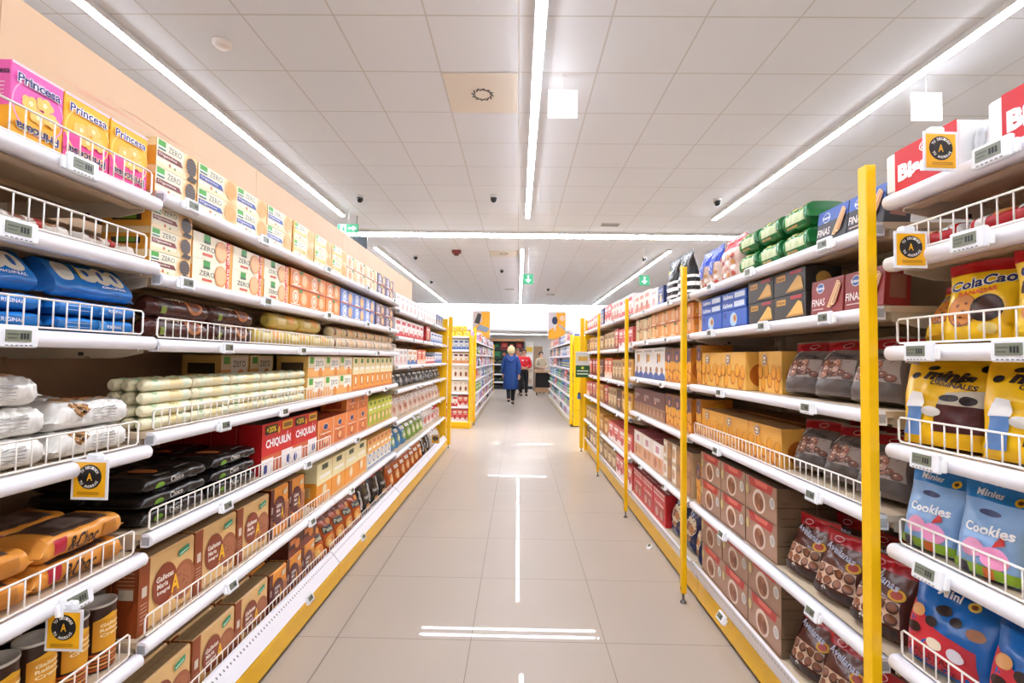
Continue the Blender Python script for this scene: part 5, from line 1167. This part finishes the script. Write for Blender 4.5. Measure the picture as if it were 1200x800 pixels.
e = link('wooden_counter', None, loc=(.86, 16.6, 0), label='wooden counter with dark open front at far aisle end', cat='counter'); e.empty_display_size = .1
def part(b, nm): o = build(b, nm, parent=e); return o
b = B(); b.box(-.27, .3, -.22, .22, .78, .86, ('#b89470', .5), .005); part(b, 'counter_top')
b = B(); b.box(-.25, .28, -.2, .2, .1, .26, ('#b08c68', .5), .005); part(b, 'base_box')
for x in (-.25, .25): b = B(); b.box(x, x + .03, -.2, .2, .26, .78, '#1c1c1e'); part(b, 'side_panel')
b = B(); b.box(-.22, .25, .16, .18, .26, .78, '#121214'); part(b, 'back_panel')
for x in (-.2, .22): b = B(); b.tube([(x - .02, -.16, .05), (x + .02, -.16, .05)], .05, '#1a1a1c', 14); b.box(x - .01, x + .01, -.18, -.1, .04, .11, '#333'.replace('#333', '#333333')); part(b, 'caster')

# ------------------------------------------------------------------ people
def skin(name, joints, edges, c, parent=None, sub=2):
    me = bpy.data.meshes.new(name); keys = list(joints); idx = {k: i for i, k in enumerate(keys)}
    me.from_pydata([joints[k][:3] for k in keys], [(idx[a], idx[b]) for a, b in edges], [])
    o = bpy.data.objects.new(name, me); COL.objects.link(o)
    m = o.modifiers.new('skin', 'SKIN'); o.modifiers.new('sub', 'SUBSURF').levels = sub
    for i, k in enumerate(keys):
        r = joints[k][3]; r = r if isinstance(r, tuple) else (r, r)
        me.skin_vertices[0].data[i].radius = r; me.skin_vertices[0].data[i].use_root = (k == 'pelvis')
    dg = bpy.context.evaluated_depsgraph_get(); dg.update()
    out = bpy.data.meshes.new_from_object(o.evaluated_get(dg)); bpy.data.objects.remove(o)
    out.materials.clear(); out.materials.append(matof(c))
    for p in out.polygons: p.use_smooth = True
    return out
def person(x, y, h, rz, label, skin_c, hair_c, top_c, leg_c, shoe_c, pose, coat=None, hairstyle='short'):
    s = h / 1.7
    J = dict(pelvis=(0, 0, .93, (.14, .1)), belly=(0, 0, 1.08, (.13, .1)), chest=(0, 0, 1.3, (.15, .1)), neck0=(0, 0, 1.43, (.07, .06)), neck=(0, -.005, 1.5, .05), head=(0, -.015, 1.58, (.072, .085)), crown=(0, -.005, 1.66, (.06, .07)),
             hipl=(-.09, 0, .88, .09), hipr=(.09, 0, .88, .09), kneel=pose['kneel'] + (.056,), kneer=pose['kneer'] + (.056,), ankl=pose['ankl'] + (.036,), ankr=pose['ankr'] + (.036,),
             toel=tuple(a + b for a, b in zip(pose['ankl'], (0, -.07, -.04))) + (.014,), toer=tuple(a + b for a, b in zip(pose['ankr'], (0, -.07, -.04))) + (.014,),
             shl=(-.17, 0, 1.39, .055), shr=(.17, 0, 1.39, .055), ell=pose['ell'] + (.042,), elr=pose['elr'] + (.042,), wrl=pose['wrl'] + (.028,), wrr=pose['wrr'] + (.028,))
    E = [('pelvis', 'belly'), ('belly', 'chest'), ('chest', 'neck0'), ('neck0', 'neck'), ('neck', 'head'), ('head', 'crown'), ('pelvis', 'hipl'), ('pelvis', 'hipr'), ('hipl', 'kneel'), ('hipr', 'kneer'), ('kneel', 'ankl'), ('kneer', 'ankr'), ('ankl', 'toel'), ('ankr', 'toer'),
         ('chest', 'shl'), ('chest', 'shr'), ('shl', 'ell'), ('shr', 'elr'), ('ell', 'wrl'), ('elr', 'wrr')]
    for sd, w in (('l', pose['wrl']), ('r', pose['wrr'])):
        e_ = pose['el' + sd]; d = Vector(w) - Vector(e_); d.normalize(); side = d.cross(Vector((0, 1, 0))); side = side.normalized() if side.length > .1 else Vector((1, 0, 0))
        base = Vector(w) + d * .05; J['palm' + sd] = tuple(base) + (.026,); E.append(('wr' + sd, 'palm' + sd))
        for f in range(4):
            off = side * (-.024 + .016 * f); ln = (.055, .068, .064, .05)[f]
            J['f%s%da' % (sd, f)] = tuple(base + d * .028 + off) + (.009,); J['f%s%db' % (sd, f)] = tuple(base + d * (.03 + ln * .6) + off * 1.1 + Vector((0, -.008, 0))) + (.008,)
            J['f%s%dc' % (sd, f)] = tuple(base + d * (.03 + ln) + off * 1.1 + Vector((0, -.024, 0))) + (.007,)
            E += [('palm' + sd, 'f%s%da' % (sd, f)), ('f%s%da' % (sd, f), 'f%s%db' % (sd, f)), ('f%s%db' % (sd, f), 'f%s%dc' % (sd, f))]
        J['th' + sd] = tuple(Vector(w) + d * .045 - side * .042 + Vector((0, -.012, 0))) + (.009,); J['tt' + sd] = tuple(Vector(w) + d * .078 - side * .05 + Vector((0, -.02, 0))) + (.008,)
        E += [('palm' + sd, 'th' + sd), ('th' + sd, 'tt' + sd)]
    root = link('person', skin('body', J, E, skin_c), loc=(x, y, 0), rz=rz, label=label, cat='person'); root.scale = (s, s, s)
    # face: eyes, nose, mouth and ears
    b = B()
    for sx in (-1, 1): b.lathe([(.002, -.008), (.011, -.004), (.011, .004), (.002, .008)], '#2a1c18', 8, sx * .028, -.098, 1, .5)
    me = b.mesh('eyes'); me.transform(Matrix.Translation((0, 0, 1.6))); link('eyes', me, parent=root)
    b = B(); b.add([(0, -.095, 1.605), (-.012, -.09, 1.57), (.012, -.09, 1.57), (0, -.118, 1.572)], [(0, 1, 3), (0, 3, 2), (1, 2, 3)], skin_c, True); link('nose', b.mesh('nose'), parent=root)
    b = B(); b.tube([(-.022, -.088, 1.545), (0, -.098, 1.542), (.022, -.088, 1.545)], .005, '#a0504a', 6); link('mouth', b.mesh('mouth'), parent=root)
    b = B()
    for sx in (-1, 1): b.tube([(sx * .072, -.01, 1.6), (sx * .08, -.002, 1.59), (sx * .074, 0, 1.565)], .01, skin_c, 6)
    link('ears', b.mesh('ears'), parent=root)
    # hair
    b = B(); n = 18; rh = random.Random(5); big = 1.22 if hairstyle == 'curly' else 1.0
    vs = []; fs = []
    for i in range(11):
        ph = PI * i / 10 * (.62 if hairstyle != 'curly' else .74)
        for k in range(n):
            a = 2 * PI * k / n; cut = 1.
            rr_ = big * (1 + (.07 * rh.uniform(-1, 1) if hairstyle == 'curly' else .02 * rh.uniform(-1, 1)))
            yy = .108 * math.sin(ph) * math.sin(a) * rr_
            if yy < -.05 and ph > .9: ph2 = .9
            else: ph2 = ph
            vs.append((.092 * math.sin(ph2) * math.cos(a) * rr_, .006 + .108 * math.sin(ph2) * math.sin(a) * rr_, 1.605 + .115 * math.cos(ph2) * rr_))
    for i in range(10):
        for k in range(n): fs.append((i * n + k, i * n + (k + 1) % n, (i + 1) * n + (k + 1) % n, (i + 1) * n + k))
    b.add(vs, fs, hair_c, True); link('hair', b.mesh('hair'), parent=root)
    # trousers
    JT = dict(pelvis=(0, 0, .95, (.165, .125)), waist=(0, 0, 1.03, (.15, .115)), hipl=(-.09, 0, .86, .105), hipr=(.09, 0, .86, .105), kneel=pose['kneel'] + (.073,), kneer=pose['kneer'] + (.073,),
              al=(pose['ankl'][0], pose['ankl'][1], pose['ankl'][2] + .01, .058), ar=(pose['ankr'][0], pose['ankr'][1], pose['ankr'][2] + .01, .058))
    link('trousers', skin('trousers', JT, [('pelvis', 'waist'), ('pelvis', 'hipl'), ('pelvis', 'hipr'), ('hipl', 'kneel'), ('hipr', 'kneer'), ('kneel', 'al'), ('kneer', 'ar')], leg_c), parent=root)
    for sd in 'lr':
        a = Vector(pose['ank' + sd]); b = B(); me = skin('shoe', dict(pelvis=tuple(a + Vector((0, .02, -.03))) + (.048,), m=tuple(a + Vector((0, -.07, -.045))) + ((.046, .036),), t=tuple(a + Vector((0, -.17, -.05))) + ((.042, .03),)), [('pelvis', 'm'), ('m', 't')], shoe_c); link('shoe', me, parent=root)
    # jacket with sleeves
    up = lambda k, a, r: tuple(Vector(pose[k]) * a + Vector(pose[k]) * (1 - a)) + (r,)
    JJ = dict(pelvis=(0, 0, .98, (.18, .135)), belly=(0, 0, 1.12, (.17, .13)), chest=(0, 0, 1.3, (.185, .13)), neck=(0, 0, 1.43, (.085, .08)), shl=(-.18, 0, 1.38, .075), shr=(.18, 0, 1.38, .075), ell=pose['ell'] + (.062,), elr=pose['elr'] + (.062,), wrl=pose['wrl'] + (.048,), wrr=pose['wrr'] + (.048,))
    EJ = [('pelvis', 'belly'), ('belly', 'chest'), ('chest', 'neck'), ('chest', 'shl'), ('chest', 'shr'), ('shl', 'ell'), ('shr', 'elr'), ('ell', 'wrl'), ('elr', 'wrr')]
    link('jacket' if not coat else 'coat_top', skin('jacket', JJ, EJ, top_c), parent=root)
    if coat:
        b = B(); n = 26; vs = []; fs = []
        prof = [(.19, .14, 1.3), (.19, .145, 1.15), (.195, .15, 1.0), (.215, .165, .85), (.225, .175, .65), (.225, .18, .46), (.22, .176, .455), (.2, .15, .6), (.18, .13, 1.0)]
        for rx, ry, z in prof:
            for k in range(n): a = 2 * PI * k / n; w = 1 + .025 * math.sin(7 * a) * (1.3 - z); vs.append((rx * w * math.cos(a), ry * w * math.sin(a), z))
        for i in range(len(prof) - 1):
            for k in range(n): fs.append((i * n + k, i * n + (k + 1) % n, (i + 1) * n + (k + 1) % n, (i + 1) * n + k))
        b.add(vs, fs, top_c, True); link('coat_skirt', b.mesh('coat_skirt'), parent=root)
        b = B(); b.tube([(-.09, .02, 1.47), (-.13, .09, 1.40), (-.07, .13, 1.31), (0, .145, 1.27), (.07, .13, 1.31), (.13, .09, 1.40), (.09, .02, 1.47)], .036, top_c, 10); link('hood', b.mesh('hood'), parent=root)
        b = B(); b.tube([(0, .15, 1.25), (0, .163, 1.0), (0, .176, .65)], .003, '#14305e', 5); link('back_seam', b.mesh('back_seam'), parent=root)
    return root
stand = dict(kneel=(-.095, -.01, .49), kneer=(.095, -.01, .49), ankl=(-.1, .01, .09), ankr=(.1, .01, .09), ell=(-.25, .02, 1.12), elr=(.25, .02, 1.12), wrl=(-.24, -.08, .9), wrr=(.24, -.08, .9))
walk = dict(stand, kneel=(-.07, -.12, .5), ankl=(-.06, -.05, .09), kneer=(.07, -.02, .5), ankr=(.05, .22, .17), wrl=(-.24, .05, .88), wrr=(.24, -.12, .9))
clasp = dict(stand, wrl=(-.08, -.2, 1.05), wrr=(.1, -.2, 1.05), ell=(-.25, -.02, 1.1), elr=(.25, -.02, 1.1))
person(-.19, 12.97, 1.57, PI, 'person in long royal blue hooded coat walking away', '#d8a88c', '#e0cb98', ('#17448a', .6), ('#121214', .7), '#18181a', walk, coat=True, hairstyle='curly')
person(.2, 15.98, 1.57, .1, 'person in red zipped jacket and black trousers facing the aisle', '#cf9a7c', '#5a3a28', ('#d3101e', .6), ('#131316', .7), '#1a1a1c', clasp)
person(-.02, 16.7, 1.6, -.1, 'person mostly hidden behind the blue coat and red jacket', '#c98a68', '#6a3c22', ('#a8442e', .6), ('#17171a', .7), '#1a1a1c', stand)
person(.84, 17.35, 1.52, .5, 'person in beige jacket standing behind the wooden counter', '#d0a284', '#1f1714', ('#b3a58e', .7), ('#2c2a2a', .7), '#1a1a1c', dict(clasp))
bpy.context.view_layer.update()
# badge and name strip on the red jacket
b = B(); b.box(-.1, -.02, -.144, -.138, 1.28, 1.32, '#f0eeea', .002); b.box(.06, .1, -.144, -.138, 1.29, 1.31, '#f0eeea', .002)
rp = [o for o in bpy.data.objects if o.get('label', '').startswith('person in red')][0]
link('name_badge', b.mesh('name_badge'), parent=rp)

# ------------------------------------------------------------------ world, camera, colour
w = bpy.data.worlds.new('world'); S.world = w; w.use_nodes = True
w.node_tree.nodes['Background'].inputs[0].default_value = (.9, .92, 1, 1); w.node_tree.nodes['Background'].inputs[1].default_value = .3
F, p, yw, r, h = 554.9871, .0358, -.0133, .0145, 1.2596
cy, sy, cp, sp, cr, sr = math.cos(yw), math.sin(yw), math.cos(p), math.sin(p), math.cos(r), math.sin(r)
f = Vector((sy * cp, cy * cp, sp)); rt = Vector((cy, -sy, 0)); up = rt.cross(f)
rt2 = cr * rt + sr * up; up2 = -sr * rt + cr * up
cam = bpy.data.cameras.new('camera'); co = bpy.data.objects.new('camera', cam); COL.objects.link(co)
m = Matrix((rt2, up2, -f)).transposed().to_4x4(); m.translation = (0, 0, h); co.matrix_world = m
cam.sensor_width = 36; cam.sensor_fit = 'HORIZONTAL'; cam.lens = F * 36 / 1200; cam.clip_start = .02; cam.clip_end = 100
S.camera = co
vs_ = S.view_settings; vs_.view_transform = 'Standard'; vs_.look = 'None'; vs_.gamma = 1; vs_.use_curve_mapping = False; vs_.exposure = 1.7
S.display_settings.display_device = 'sRGB'
S.cycles.max_bounces = 8; S.cycles.diffuse_bounces = 5; S.cycles.glossy_bounces = 3; S.cycles.caustics_reflective = False; S.cycles.caustics_refractive = False
S.cycles.use_denoising = True; S.cycles.sample_clamp_indirect = 8
